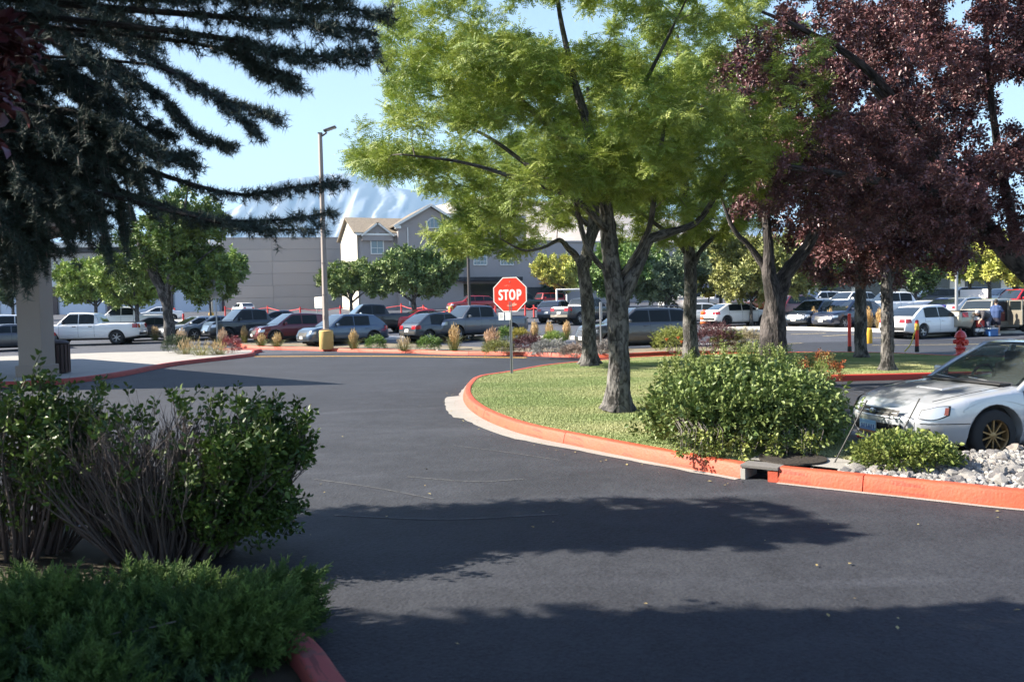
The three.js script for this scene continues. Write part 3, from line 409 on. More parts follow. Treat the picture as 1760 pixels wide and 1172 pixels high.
// limbs given by hand, secondary branches grown from them to points spread through the crown, leaves set along those
function growTree(o, { limbs, vols, seed, leaves, leafMaterial, per, size = 1, colA, colB, barkMat = M.bark, twigMat = M.twig, droop = .25, lump = .16, clump = 0, clumpScale = .6, inner = .3, minBr = .006, bare = 0 }) {
  const R = rng(seed), nodes = [], tubes = [], tw = [];
  for (const L of limbs) {
    const pts = spline(L.p, Math.max(4, L.p.length * 4)), n = pts.length, r = (t) => { const f = t * (L.r.length - 1), i = Math.min(L.r.length - 2, Math.floor(f)); return lerp(L.r[i], L.r[i + 1], f - i); };
    tubes.push(tube(pts, r, L.sides ?? 12, lump, seed + tubes.length * 7));
    pts.forEach((p, i) => { if (!L.clean || i / n > L.clean) nodes.push({ p, r: r(i / (n - 1)), d: V().subVectors(pts[Math.min(n - 1, i + 1)], pts[Math.max(0, i - 1)]).normalize() }); });
  }
  const targets = [];
  for (const v of vols) for (let i = 0, tries = 0; i < v.n && tries < v.n * 20; tries++) {
    const d = rdir(R).multiplyScalar(Math.pow(R(), .45)), p = V(v.c[0] + d.x * v.r[0], v.c[1] + d.y * v.r[1], v.c[2] + d.z * v.r[2]);
    if (clump && fbm(p.x * clumpScale + p.z * .7 * clumpScale + 50, p.y * clumpScale * 1.4 + 20 + p.z * .3, 2) < clump) continue;
    if (v.keep && !v.keep(p)) continue;
    targets.push(p); i++;
  }
  const root = limbs[0].p[0]; targets.sort((a, b) => a.distanceToSquared(root) - b.distanceToSquared(root));
  const ms = [], cs = [], geos = leaves.map(() => ({ m: [], c: [] }));
  const up = V(0, 1, 0), bareT = [];
  for (const T of targets) {
    let best = null, bd = 1e9; for (const nd of nodes) { const dx = nd.p.x - T.x, dy = nd.p.y - T.y, dz = nd.p.z - T.z; let q = dx * dx + dy * dy * (dy > 0 ? 1.8 : .9) + dz * dz; if (q < bd) { bd = q; best = nd; } }
    const len = best.p.distanceTo(T); if (len < .05) continue;
    const a = best.p, dir = V().subVectors(T, a).normalize(), mid = a.clone().addScaledVector(dir, len * .5).addScaledVector(best.d, len * .22).addScaledVector(up, len * .10).addScaledVector(rdir(R), len * .08), end = T.clone().addScaledVector(up, -len * droop * .3);
    const pts = new THREE.CatmullRomCurve3([a, mid, end]).getPoints(5), r0 = Math.min(best.r * .75, Math.max(minBr, .006 + .011 * len)), isBare = R() < bare;
    (isBare ? bareT : tw).push(tube(pts, (t) => lerp(r0, r0 * .25, t), 4, 0, 1, false));
    for (let i = 1; i < pts.length; i++) nodes.push({ p: pts[i], r: lerp(r0, r0 * .3, i / 5), d: V().subVectors(pts[i], pts[i - 1]).normalize() });
    if (isBare) continue;
    const cnt = Math.max(3, Math.round(per * Math.min(1.4, len))), tone = R();
    for (let k = 0; k < cnt; k++) {
      const t = inner + (1 - inner) * R(), f = t * 5, i = Math.min(4, f | 0), p = V().lerpVectors(pts[i], pts[i + 1], f - i).addScaledVector(rdir(R), .10 * size * R()), tan = V().subVectors(pts[i + 1], pts[i]).normalize();
      const d = tan.multiplyScalar(.7).add(rdir(R)).addScaledVector(up, -droop), q = geos[(R() * geos.length) | 0];
      q.m.push(frame(p, d, V((R() - .5) * 1.2, 1, (R() - .5) * 1.2), size * (.7 + R() * .6)));
      q.c.push(mixc(colA, colB, clamp(tone * .6 + R() * .5, 0, 1), .8 + R() * .4));
    }
  }
  mesh('trunk', merge(tubes), barkMat, o); if (tw.length) mesh('branches', merge(tw), twigMat, o).userData.kind = 'stuff'; if (bareT.length) mesh('bare_twigs', merge(bareT), M.twigPale, o).userData.kind = 'stuff';
  geos.forEach((q, i) => { if (q.m.length) instanced('crown', leaves[i], leafMaterial, q.m, q.c, o); });
  return o;
}
const flare = (x, y, z, r, s) => { const g = []; for (let i = 0; i < 6; i++) { const a = i * 1.05 + s; g.push(tube([V(x + Math.cos(a) * r * 2.1, y - .06, z + Math.sin(a) * r * 2.1), V(x + Math.cos(a) * r * 1.25, y + .08, z + Math.sin(a) * r * 1.25), V(x + Math.cos(a) * r * .55, y + .5, z + Math.sin(a) * r * .55)], [.05, .075, .06], 7, .1, i)); } return g; };
const LA = [.15, .25, .04], LB = [.42, .48, .10];            // honey locust leaves
const P3 = (px, py, d) => D(px, py, d);
{ // near honey locust
  const d = 12.9, b = G(1062, 702, .14), o = thing('honey_locust', 'honey locust with a thick forked trunk standing left of the round bush on the lawn', 'tree');
  const T = [P3(1063, 706, d), P3(1064, 690, d), P3(1063, 600, d), P3(1061, 520, d), P3(1053, 470, d), P3(1046, 400, d), P3(1040, 340, d - .1), P3(1020, 250, d - .3), P3(985, 130, d - .5), P3(960, 10, d - .5), P3(950, -80, d - .4)];
  const limbs = [{ p: T, r: [.27, .185, .16, .155, .14, .12, .10, .075, .05, .032, .02], sides: 20, clean: .5 },
    { p: [P3(1066, 520, d), P3(1085, 478, d), P3(1103, 440, d + .1), P3(1112, 415, d + .1), P3(1150, 400, d + .3), P3(1200, 380, d + .5), P3(1250, 300, d + .6)], r: [.13, .115, .10, .09, .07, .05, .03], sides: 12, clean: .35 },
    { p: [P3(1068, 475, d), P3(1082, 455, d - .1), P3(1100, 425, d - .2), P3(1118, 385, d - .3), P3(1128, 300, d - .5), P3(1150, 180, d - .7)], r: [.05, .05, .045, .045, .04, .025], sides: 9, clean: .4 },
    { p: [P3(1046, 400, d), P3(1028, 380, d - .3), P3(985, 340, d - .9), P3(900, 310, d - 1.4), P3(800, 280, d - 1.6), P3(690, 265, d - 1.6)], r: [.07, .055, .045, .035, .025, .012], sides: 8, clean: .3 },
    { p: [P3(1028, 290, d), P3(960, 230, d + .4), P3(880, 160, d + .7), P3(790, 90, d + .8), P3(700, 60, d + .8)], r: [.085, .065, .05, .035, .02], sides: 9 },
    { p: [P3(1043, 370, d), P3(1000, 330, d + .5), P3(930, 300, d + 1.2), P3(830, 230, d + 1.6), P3(720, 190, d + 1.8)], r: [.07, .06, .045, .03, .015], sides: 8, clean: .2 },
    { p: [P3(1030, 300, d), P3(1080, 200, d - .6), P3(1130, 100, d - 1.2), P3(1180, 0, d - 1.5)], r: [.05, .038, .026, .012], sides: 8 },
    { p: [P3(1035, 460, d), P3(1012, 430, d - .1), P3(1000, 395, d - .2), P3(990, 350, d - .3), P3(960, 280, d - .5)], r: [.045, .05, .045, .035, .02], sides: 8, clean: .5 }];
  const keep = (p) => { const q = p.clone().project(camera), x = (q.x + 1) * 880, y = (1 - q.y) * 586; const bottom = x < 640 ? 290 : x < 780 ? 330 : x < 900 ? 395 : x < 1000 ? 365 : x < 1180 ? 345 : 385; const left = y < 45 ? 655 : y < 90 ? 640 : y < 200 ? 655 : y < 235 ? 625 : y < 290 ? 600 : 640; return y < bottom && x > left; };
  const g = growTree(o, { limbs, seed: 11, leaves: FROND, leafMaterial: LEAF, per: 30, size: 1.0, colA: LA, colB: LB, droop: .22, clump: .46, clumpScale: 1.0, bare: .07, minBr: .004, inner: .2,
    vols: [{ c: [-.2, 4.6, -12.6], r: [3.4, 1.7, 2.6], n: 330, keep }, { c: [1.8, 5.4, -12.6], r: [3.2, 2.0, 3.0], n: 300, keep }, { c: [-1.9, 4.15, -12.2], r: [1.35, .75, 1.5], n: 110, keep }, { c: [2.6, 4.2, -12.8], r: [2.6, 1.1, 2.4], n: 160, keep }, { c: [.6, 3.85, -12.2], r: [1.9, .5, 1.6], n: 120, keep }, { c: [-.5, 6.3, -12.4], r: [2.5, .9, 2.0], n: 150, keep }, { c: [.9, 6.2, -12.2], r: [1.8, .9, 1.6], n: 170, keep }] });
  o.children[0].geometry = merge([o.children[0].geometry, ...flare(b.x, .12, b.z, .155, .4)]);
}
{ // the locust behind it to the left
  const d = 23.5, b = G(1014, 625, .14), o = thing('honey_locust', 'second honey locust with a pale foot just behind the stop sign', 'tree');
  const limbs = [{ p: [P3(1014, 630, d), P3(1014, 615, d), P3(1012, 560, d), P3(1008, 500, d), P3(1003, 462, d), P3(1012, 420, d), P3(1018, 380, d), P3(1020, 280, d), P3(1010, 150, d)], r: [.30, .22, .19, .175, .18, .14, .12, .09, .04], sides: 16, clean: .5 },
    { p: [P3(1003, 465, d), P3(990, 440, d), P3(975, 425, d - .2), P3(962, 412, d - .5), P3(935, 425, d - .9), P3(900, 430, d - 1.2), P3(860, 410, d - 1.5)], r: [.13, .10, .085, .06, .045, .035, .02], sides: 9, clean: .5 }, { p: [P3(1010, 455, d), P3(1016, 420, d + .2), P3(1030, 385, d + .4), P3(1060, 300, d + .8)], r: [.12, .1, .08, .04], sides: 9, clean: .5 }, { p: [P3(1016, 390, d), P3(950, 340, d), P3(880, 300, d + .4), P3(830, 280, d + .5)], r: [.08, .06, .04, .02], sides: 8 }];
  growTree(o, { limbs, seed: 23, leaves: FROND, leafMaterial: LEAF, per: 26, size: 1.6, colA: LA, colB: LB, droop: .16, clump: .38, clumpScale: .5, minBr: .008, vols: [{ c: [1.3, 5.9, -23.2], r: [4.2, 2.2, 3.2], n: 260, keep: (p) => p.y > 4.3 }, { c: [-.7, 4.1, -23], r: [1.7, .8, 2], n: 70 }, { c: [1.5, 8.2, -23.5], r: [4, 2.2, 3], n: 140 }] });
  o.children[0].geometry = merge([o.children[0].geometry, ...flare(b.x, .12, b.z, .2, .1)]);
}
{ // third locust, further back
  const d = 26.2, o = thing('honey_locust', 'third honey locust with a straight slim trunk beside the maroon shrub', 'tree');
  const limbs = [{ p: [P3(1188, 616, d), P3(1187, 600, d), P3(1186, 540, d), P3(1187, 470, d), P3(1184, 420, d), P3(1178, 330, d), P3(1170, 200, d), P3(1165, 60, d)], r: [.34, .24, .21, .2, .18, .15, .1, .04], sides: 16, clean: .55 }, { p: [P3(1187, 470, d), P3(1205, 430, d), P3(1250, 390, d + .5), P3(1300, 350, d + 1)], r: [.1, .08, .06, .03], sides: 8, clean: .4 }, { p: [P3(1184, 440, d), P3(1160, 410, d), P3(1120, 380, d - .5), P3(1060, 330, d - .8)], r: [.09, .08, .06, .03], sides: 8, clean: .4 }];
  growTree(o, { limbs, seed: 31, leaves: FROND, leafMaterial: LEAF, per: 26, size: 1.7, colA: LA, colB: LB, droop: .16, clump: .36, clumpScale: .45, minBr: .008, vols: [{ c: [5.4, 5.6, -26], r: [3.6, 2.0, 3.2], n: 230, keep: (p) => p.y > 3.4 }, { c: [5.6, 8.8, -26], r: [4.4, 2.8, 3.4], n: 230 }] });
}
const PA = [.050, .023, .024], PB = [.175, .080, .083];        // purple plum leaves
{ // big purple plum behind the silver car, trunk leaning in from the right edge
  const d = 12.6, o = thing('purple_plum', 'largest purple plum, its leaning trunk at the right edge beyond the silver car', 'tree');
  const limbs = [{ p: [V(10.0, .1, -13.0), V(9.6, .9, -12.9), P3(1815, 530, d), P3(1766, 470, d), P3(1715, 415, d), P3(1660, 340, d), P3(1590, 250, d), P3(1500, 150, d)], r: [.26, .18, .155, .14, .13, .115, .09, .05], sides: 14, clean: .45 },
    { p: [P3(1752, 470, d), P3(1740, 380, d), P3(1720, 280, d - .3), P3(1700, 120, d - .6), P3(1690, -60, d - .6)], r: [.09, .075, .06, .04, .02], sides: 10, clean: .3 }, { p: [P3(1690, 380, d), P3(1600, 330, d - .6), P3(1500, 310, d - 1), P3(1380, 290, d - 1.2), P3(1290, 280, d - 1.2)], r: [.10, .08, .06, .045, .02], sides: 9 }, { p: [P3(1640, 310, d), P3(1560, 200, d - .4), P3(1480, 110, d - .5), P3(1380, 50, d - .5), P3(1310, 20, d - .5)], r: [.09, .07, .055, .04, .02], sides: 9 }];
  const keep = (p) => { const q = p.clone().project(camera), x = (q.x + 1) * 880, y = (1 - q.y) * 586; const left = y < 60 ? 1315 : y < 120 ? 1285 : y < 200 ? 1300 : y < 260 ? 1330 : y < 320 ? 1275 : y < 380 ? 1262 : 1290, bottom = x < 1330 ? 395 : x < 1440 ? 375 : x < 1600 ? 410 : x < 1680 ? 425 : 440; return x > left && y < bottom; };
  growTree(o, { limbs, seed: 43, leaves: PLUM, leafMaterial: PLUMLEAF, per: 54, size: .82, colA: PA, colB: PB, barkMat: M.barkDark, droop: .1, clump: .42, clumpScale: 1.2, bare: .22, minBr: .005, inner: .15, vols: [{ c: [5.6, 4.6, -11.9], r: [2.6, 2.1, 1.9], n: 420, keep }, { c: [7.6, 4.8, -12], r: [2.6, 2.2, 2], n: 360, keep }, { c: [5.4, 3.4, -11.6], r: [2.2, .8, 1.5], n: 170, keep }, { c: [6.5, 6.8, -12], r: [3.6, 1.4, 2.2], n: 130, keep }, { c: [8.0, 4.4, -12], r: [1.6, 2.2, 1.6], n: 230, keep }, { c: [7.2, 6.0, -11.4], r: [1.7, 1.1, 1.4], n: 170, keep }, { c: [7.0, 3.2, -11.6], r: [1.4, .7, 1.2], n: 90, keep }] });
}
{ // twin-stemmed purple plum behind the bush
  const d = 17.6, o = thing('purple_plum', 'purple plum with a thick twisted double stem rising behind the bush', 'tree');
  const limbs = [{ p: [P3(1322, 665, d), P3(1325, 640, d), P3(1327, 560, d), P3(1338, 500, d), P3(1356, 465, d), P3(1390, 420, d), P3(1420, 350, d), P3(1440, 250, d)], r: [.36, .30, .22, .2, .15, .12, .08, .03], sides: 14, clean: .55 }, { p: [P3(1338, 640, d - .1), P3(1336, 570, d - .12), P3(1330, 510, d - .1), P3(1322, 470, d - .1), P3(1322, 430, d - .1), P3(1318, 380, d), P3(1320, 280, d)], r: [.22, .19, .17, .15, .11, .09, .04], sides: 12, clean: .55 }, { p: [P3(1326, 480, d), P3(1308, 450, d), P3(1290, 425, d), P3(1262, 395, d), P3(1240, 340, d)], r: [.09, .08, .065, .05, .025], sides: 8, clean: .6 }];
  growTree(o, { limbs, seed: 57, leaves: PLUM, leafMaterial: PLUMLEAF, per: 36, size: 1.5, colA: PA, colB: PB, barkMat: M.barkDark, droop: .1, clump: .36, clumpScale: .8, bare: .05, minBr: .007, vols: [{ c: [6.6, 4.5, -17.6], r: [2.0, 1.3, 1.8], n: 170, keep: (p) => p.y > 3.15 }, { c: [7.2, 6.4, -17.6], r: [2.9, 1.8, 2.2], n: 200 }] });
}
{ // two slim purple plums by the red posts
  const spec = [[1480, 612, 24.6, 'slim purple plum by the thin red post and yellow bollard', 71, [[10.9, 3.9], [2.5, 1.7]]], [1526, 634, 19.7, 'slim purple plum with a pale straight trunk left of the hydrant', 73, [[9.2, 3.55], [1.9, 1.35]]]];
  for (const [px, py, d, lab, sd, [c, r]] of spec) {
    const o = thing('purple_plum', lab, 'tree'), k = d / 1400, w = px < 1500 ? .17 : .145;
    const limbs = [{ p: [P3(px + 1, py + 3, d), P3(px, py - 12, d), P3(px, py - 70, d), P3(px - 1, py - 130, d), P3(px - 2, py - 170, d), P3(px + 2, py - 240, d), P3(px + 6, py - 330, d)], r: [w * 1.7, w * 1.1, w, w * .9, w * .75, w * .5, .02], sides: 12, clean: .5 }, { p: [P3(px, py - 140, d), P3(px + 25, py - 190, d), P3(px + 60, py - 240, d)], r: [.07, .055, .02], sides: 8, clean: .4 }, { p: [P3(px - 1, py - 150, d), P3(px - 25, py - 200, d), P3(px - 55, py - 240, d)], r: [.07, .055, .02], sides: 8, clean: .4 }];
    growTree(o, { limbs, seed: sd, leaves: PLUM, leafMaterial: PLUMLEAF, per: 36, size: 1.6, colA: PA, colB: PB.map((q) => q * 1.15), droop: .15, clump: .34, clumpScale: .8, minBr: .007, vols: [{ c: [c[0], c[1], -d], r: [r[0], r[1], r[0]], n: 170, keep: (p) => p.y > (px < 1500 ? 2.35 : 2.3) }, { c: [c[0] + .2, c[1] + 1.5, -d], r: [r[0], 1.3, r[0]], n: 90 }] });
  }
}
{ // shade tree outside the frame on the near left: its dark red leaves fill the top left corner and it shades the near asphalt
  const o = thing('purple_plum', 'dark red leaved tree among the conifer boughs at the top left corner', 'tree');
  const limbs = [{ p: [V(-7.6, 0, -2.6), V(-7.5, 1.2, -2.7), V(-7.2, 2.6, -2.8), V(-6.6, 4.2, -2.9), V(-6.2, 6.5, -2.9)], r: [.34, .27, .25, .16, .05], sides: 12, clean: .4 }, { p: [V(-7.2, 2.6, -2.8), V(-6, 3.8, -3.6), V(-4.6, 4.6, -4.0), V(-3.2, 5, -4.1)], r: [.15, .11, .07, .02], sides: 8, clean: .2 }, { p: [V(-7.2, 2.6, -2.8), V(-6.1, 3.7, -1.8), V(-5, 4.6, -1.0), V(-3.6, 5.2, -.6)], r: [.14, .1, .07, .02], sides: 8, clean: .2 }, { p: [V(-7, 3.2, -2.9), V(-8, 4.5, -3.4), V(-9, 5.8, -3.8)], r: [.13, .1, .03], sides: 8, clean: .2 }];
  const kz = (p) => p.z > -4.50 + .18 * Math.sin(p.x * 1.3 + p.y * 1.0);
  growTree(o, { limbs, seed: 83, leaves: PLUM, leafMaterial: PLUMLEAF, per: 62, size: 1.4, colA: PA, colB: [.12, .03, .038], barkMat: M.barkDark, droop: .15, clump: .30, clumpScale: .8, minBr: .007, inner: .1, vols: [{ c: [-5.6, 5.2, -2.5], r: [3.2, 2.5, 2.3], n: 520, keep: kz }, { c: [-3.0, 5.6, -2.3], r: [2.6, 1.7, 2.1], n: 300, keep: kz }, { c: [-4.8, 3.4, -4.3], r: [1.5, 1.3, .6], n: 130, keep: kz }, { c: [-8, 4.2, -3], r: [2, 2, 2], n: 160, keep: kz }, { c: [-5.0, 5.5, -3.7], r: [3.3, 1.6, 1.1], n: 360, keep: kz }, { c: [-6.2, 3.2, -3.9], r: [1.7, 1.2, .9], n: 240, keep: kz }, { c: [-3.25, 3.1, -4.35], r: [.55, .75, .3], n: 70 }, { c: [-3.4, 3.2, -1.6], r: [1.6, 1.4, 1.3], n: 130, keep: kz }] });
}
{ // blue cedar reaching in from the left, layered drooping boughs
  const o = thing('cedar', 'dark blue cedar with layered drooping boughs reaching in from the left', 'tree'), R = rng(5), base = V(-6.7, 0, -6.75);
  let tx = -6.65, tz = -6.73; const trunk = [base, V(-6.65, 2.5, -6.75), V(-6.6, 5, -6.72), V(-6.6, 6.9, -6.7)]; let tubes = [tube(spline(trunk, 16), (t) => lerp(.27, .04, t), 12, .12, 3)], tw = [], ms = [], cs = [];
  const tuft = (p, d, s = 1) => { ms.push(frame(p, d, rdir(R), s * (.85 + R() * .5))); const k = .65 + R() * .7, b = R(); cs.push(lin(lerp(.036, .070, b) * k, lerp(.062, .100, b) * k, lerp(.052, .085, b) * k)); };
  const bough = (pts, dens = 1, r0 = .03, hang = 1, sl = 1) => {
    const P = spline(pts, 20), n = P.length, len = P.reduce((s, p, i) => i ? s + p.distanceTo(P[i - 1]) : 0, 0); tubes.push(tube(P, (t) => lerp(r0, .004, t), 5, 0, 1, false));
    const steps = Math.round(len * 17 * dens);
    for (let i = 0; i < steps; i++) {
      const t = .1 + .9 * Math.pow((i + R()) / steps, .8), f = t * (n - 1), k = Math.min(n - 2, f | 0), p = V().lerpVectors(P[k], P[k + 1], f - k), tan = V().subVectors(P[k + 1], P[k]).normalize();
      tuft(p.clone().addScaledVector(rdir(R), .03), V().copy(tan).add(rdir(R).multiplyScalar(.8)));
      if (R() < .42) { // side twig
        const side = V(-tan.z, (R() - .55) * .9 * hang, tan.x).multiplyScalar(R() < .5 ? 1 : -1).add(tan.clone().multiplyScalar(.9)); if (R() < .4) side.y -= .5 * hang; side.normalize();
        const L = sl * (.10 + .34 * R()) * (1.15 - t * .75), q = p.clone().addScaledVector(side, L * .55).add(V(0, -.02, 0)), e = p.clone().addScaledVector(side, L).add(V(0, -.07 * hang * R(), 0)); tw.push(tube([p, q, e], [.006, .004, .002], 3, 0, 1, false));
        const m = Math.round(L * 34); for (let j = 1; j <= m; j++) { const u = j / m, s = u < .5 ? V().lerpVectors(p, q, u * 2) : V().lerpVectors(q, e, u * 2 - 1); tuft(s.addScaledVector(rdir(R), .015), side.clone().add(rdir(R).multiplyScalar(.7)), .9); }
      }
    }
  };
  const tr = (y) => V(tx, y, tz);
  const B = (h, list, dens = 1, r0 = .03) => bough([tr(h), ...list.map(([x, y, d]) => D(x, y, d))], dens, r0, .9, .52);
  // boughs seen against the sky
   B(3.9, [[150, 60, 6.6], [310, 130, 6.5], [390, 172, 6.4], [487, 202, 6.3]], 1.5); B(3.9, [[250, 110, 6.3], [370, 165, 6.2], [420, 205, 6.2], [441, 224, 6.15]], .9, .015);
  B(3.7, [[150, 110, 6.5], [278, 166, 6.4], [330, 225, 6.3], [404, 253, 6.2]], 1.7); B(3.6, [[150, 150, 6.6], [240, 215, 6.5], [305, 234, 6.5]], 1); B(3.5, [[150, 200, 6.4], [260, 250, 6.4], [344, 288, 6.3]], 1.2); B(3.5, [[150, 220, 6.4], [265, 262, 6.4], [335, 264, 6.3]], 1);
  B(3.3, [[120, 240, 6.5], [290, 305, 6.4], [420, 335, 6.3], [500, 322, 6.3], [589, 311, 6.25]], 1.15); 
  B(3.0, [[120, 300, 6.4], [251, 345, 6.3], [380, 378, 6.2], [480, 378, 6.2], [576, 363, 6.15]], 1.15); B(3.0, [[150, 330, 6.2], [300, 365, 6.1], [430, 392, 6.1], [556, 394, 6.05]], 1.0);
  // the dense inside, and the hanging sprays at the far left
  for (let i = 0; i < 74; i++) { const y = 20 + 395 * R(), x = 40 + R() * (y > 300 ? 150 : 255), d = 6.0 + R() * 1.4, h = clamp(1.9 + (410 - y) / 400 * 2.9 + R() * .5, 1.9, 6); const e = D(x, y + 25, d), m = D(x - 190, y - 45 - 40 * R(), d + .2); bough([tr(h), m, e], 1.15, .022, 1.5); }
  for (const [x, y, yb, d] of [[45, 420, 482, 6.1], [12, 430, 490, 6.2], [52, 400, 462, 6.3], [185, 380, 432, 6.3], [120, 370, 432, 6.2], [75, 380, 440, 6.4], [215, 350, 402, 6.4], [20, 400, 455, 6.1]]) { bough([tr(2.6), D(x - 120, y - 110, d), D(x - 20, y - 30, d), D(x, yb, d)], 1.2, .015, 1.6); }
  for (let i = 0; i < 46; i++) { const h = 2.0 + R() * 2.6, a = R() * TAU, L = 1.1 + R() * .9, dx = Math.cos(a), dz = Math.sin(a), zz = Math.min(1, .85 / (L * Math.abs(dz) + .01)); bough([tr(h), tr(h).add(V(dx * L * .5, .06, dz * L * .5 * zz)), tr(h).add(V(dx * L, -.2, dz * L * zz))], 1.1, .025); }
  // the rest of the tree, outside the frame
  for (let i = 0; i < 70; i++) { const h = 1.6 + R() * 5.0, a = R() * TAU, L = (4.0 - h * .5) * (.75 + .4 * R()); if (L < .4) continue; const dx = Math.cos(a), dz = Math.sin(a); if (dx > .3 && h < 5.0) continue; const zz = h > 2.4 ? Math.min(1, .5 / (L * Math.abs(dz) + .01)) : dx > .3 ? .3 : 1; bough([tr(h), tr(h).add(V(dx * L * .5, .1, dz * L * .5 * zz)), tr(h).add(V(dx * L, -.25, dz * L * zz))], .8, .03); }
  const done = (t) => { mesh('trunk', merge(tubes), M.barkDark, t); mesh('twigs', merge(tw), M.twig, t).userData.kind = 'stuff'; instanced('needles', TUFT, NEEDLE, ms, cs, t); };
  done(o);
  const o2 = thing('cedar', 'second cedar whose topmost boughs reach across the sky to the green locust', 'tree'); tx = -7.1; tz = -4.55; ms = []; cs = []; tw = []; tubes = [tube(spline([V(-7.2, 0, -4.5), V(-7.1, 3, -4.52), V(-7.0, 7.4, -4.6)], 16), (t) => lerp(.25, .04, t), 12, .12, 5)];
  B(4.6, [[-140, -60, 4.65], [386, -10, 4.65], [520, 8, 4.7], [672, 22, 4.6]], 1.3); B(4.3, [[-140, -20, 4.65], [400, 30, 4.7], [520, 38, 4.65], [640, 55, 4.7]], 1.2); B(4.4, [[-140, 0, 4.65], [395, 68, 4.7], [500, 96, 4.65], [649, 88, 4.6]], 1.4); B(4.5, [[-140, -40, 4.65], [300, 0, 4.7], [480, -20, 4.7], [600, -10, 4.6]], 1.2);
  B(4.2, [[-140, 20, 4.7], [390, 86, 4.8], [450, 118, 4.75], [512, 143, 4.7]], 1.2, .02);
  for (let i = 0; i < 60; i++) { const h = 1.8 + R() * 5, a = R() * TAU, L = (3.0 - h * .36) * (.7 + .4 * R()); if (L < .4) continue; const dx = Math.cos(a), dz = Math.sin(a); if (dx > .2 && h < 4.6) continue; const zz = Math.min(1, .42 / (L * Math.abs(dz) + .01)); bough([tr(h), tr(h).add(V(dx * L * .5, .1, dz * L * .5 * zz)), tr(h).add(V(dx * L, -.25, dz * L * zz))], .8, .03); }
  done(o2);
}
// ------------------------------------------------------------------ car park trees
function lotTree(px, py, d, label, { trunk = .16, cx = 0, cy, rx, ry, rz = null, n = 160, colA = [.08, .15, .03], colB = [.25, .34, .065], size = 1.3, lean = 0, seed, clump = .3, per = 16, fork = .45, extra = [], barkMat = M.bark, leaves = BROAD, group } = {}) {
  rx *= 1.32; ry *= 1.25; n = Math.round(n * 1.35); const o = thing('car_park_tree', label, 'tree'); if (group) o.userData.group = group; const b = G(px, py), k = b.z / -FPX, H = (cy) * 1; // cy: crown centre above ground
  const limbs = [{ p: [V(b.x, b.y - .1, b.z), V(b.x + lean * .1, b.y + .6, b.z), V(b.x + lean * .4, b.y + cy * fork, b.z), V(b.x + lean * .8 + .05, b.y + cy, b.z), V(b.x + lean, b.y + cy + ry * .6, b.z)], r: [trunk * 1.4, trunk, trunk * .85, trunk * .5, .02], sides: 9, clean: .3 }];
  const Rl = rng(seed + 5); for (let i = 0; i < 5; i++) { const a = i * 1.26 + Rl() * .8, q2 = .62 + Rl() * .35; extra = [...extra, [lean + Math.cos(a) * rx * q2, cy + ry * (Rl() * 1.1 - .45), rx * (.30 + .22 * Rl()), Math.round(n * .16)]]; }
  for (let i = 0; i < 4; i++) { const a = i * 1.7 + seed, q = V(b.x + lean * .35, b.y + cy * fork * (.9 + .08 * i), b.z); limbs.push({ p: [q, q.clone().add(V(Math.cos(a) * rx * .35, cy * .22, Math.sin(a) * rx * .35)), q.clone().add(V(Math.cos(a) * rx * .7, cy * .38, Math.sin(a) * rx * .7))], r: [trunk * .55, trunk * .4, .015], sides: 6, clean: .3 }); }
  return growTree(o, { limbs, seed, leaves, leafMaterial: LOTLEAF, per: per * 1.3, size: size * 1.05, colA, colB, barkMat, droop: .25, clump, clumpScale: .5, minBr: .012, vols: [{ c: [b.x + cx + lean, b.y + cy, b.z], r: [rx * .86, ry * .86, rz ?? rx * .86], n: Math.round(n * .62) }, ...extra.map(([ex, ey, er, en]) => ({ c: [b.x + ex, b.y + ey, b.z], r: [er, er * .7, er], n: en }))] });
}
const YG = [.26, .31, .05], YB = [.50, .48, .11];
lotTree(165, 560, 58, 'round light green tree behind the white crew cab pickup', { cy: 4.0, rx: 2.6, ry: 1.75, n: 170, seed: 101, size: 1.6, colA: [.12, .20, .035], colB: [.34, .41, .08], per: 20 });
lotTree(236, 572, 52, 'light green tree with two dark stems right of the white pickup bed', { cy: 3.8, rx: 1.9, ry: 1.5, n: 130, seed: 103, size: 1.5, colA: [.12, .20, .035], colB: [.34, .41, .08], per: 20 });
{ const d = 46, o = thing('car_park_tree', 'tall spreading tree with dark forked limbs and a pale foot at left', 'tree'), P = (x, y) => P3(x, y, d);
  const limbs = [{ p: [P(292, 596), P(291, 580), P(288, 540), P(280, 505), P(258, 460), P(238, 410), P(225, 360), P(215, 310)], r: [.42, .30, .27, .27, .24, .18, .12, .04], sides: 12, clean: .45 }, { p: [P(286, 520), P(290, 480), P(300, 450), P(310, 400), P(318, 350), P(325, 310)], r: [.2, .17, .14, .11, .07, .03], sides: 9, clean: .3 }, { p: [P(272, 490), P(264, 440), P(280, 390), P(290, 340)], r: [.17, .15, .1, .04], sides: 9, clean: .3 }, { p: [P(290, 500), P(320, 470), P(350, 440), P(380, 420)], r: [.12, .1, .06, .02], sides: 8, clean: .3 }];
  growTree(o, { limbs, seed: 107, leaves: BROAD, leafMaterial: LOTLEAF, per: 16, size: 1.35, colA: [.05, .10, .022], colB: [.17, .24, .045], droop: .25, clump: .43, clumpScale: .6, minBr: .012, vols: [{ c: [P(320, 400).x, P(320, 400).y, -d], r: [2.6, 2.4, 2.3], n: 230 }, { c: [P(355, 475).x, P(355, 475).y, -d], r: [1.8, 1.4, 1.8], n: 110 }, { c: [P(230, 440).x, P(230, 440).y, -d], r: [1.5, 1.8, 1.8], n: 50 }] }); }
lotTree(362, 562, 60, 'small green tree behind the back of the octagonal sign', { cy: 4.3, rx: 2.0, ry: 1.7, n: 90, seed: 109, size: 1.5, trunk: .1 });
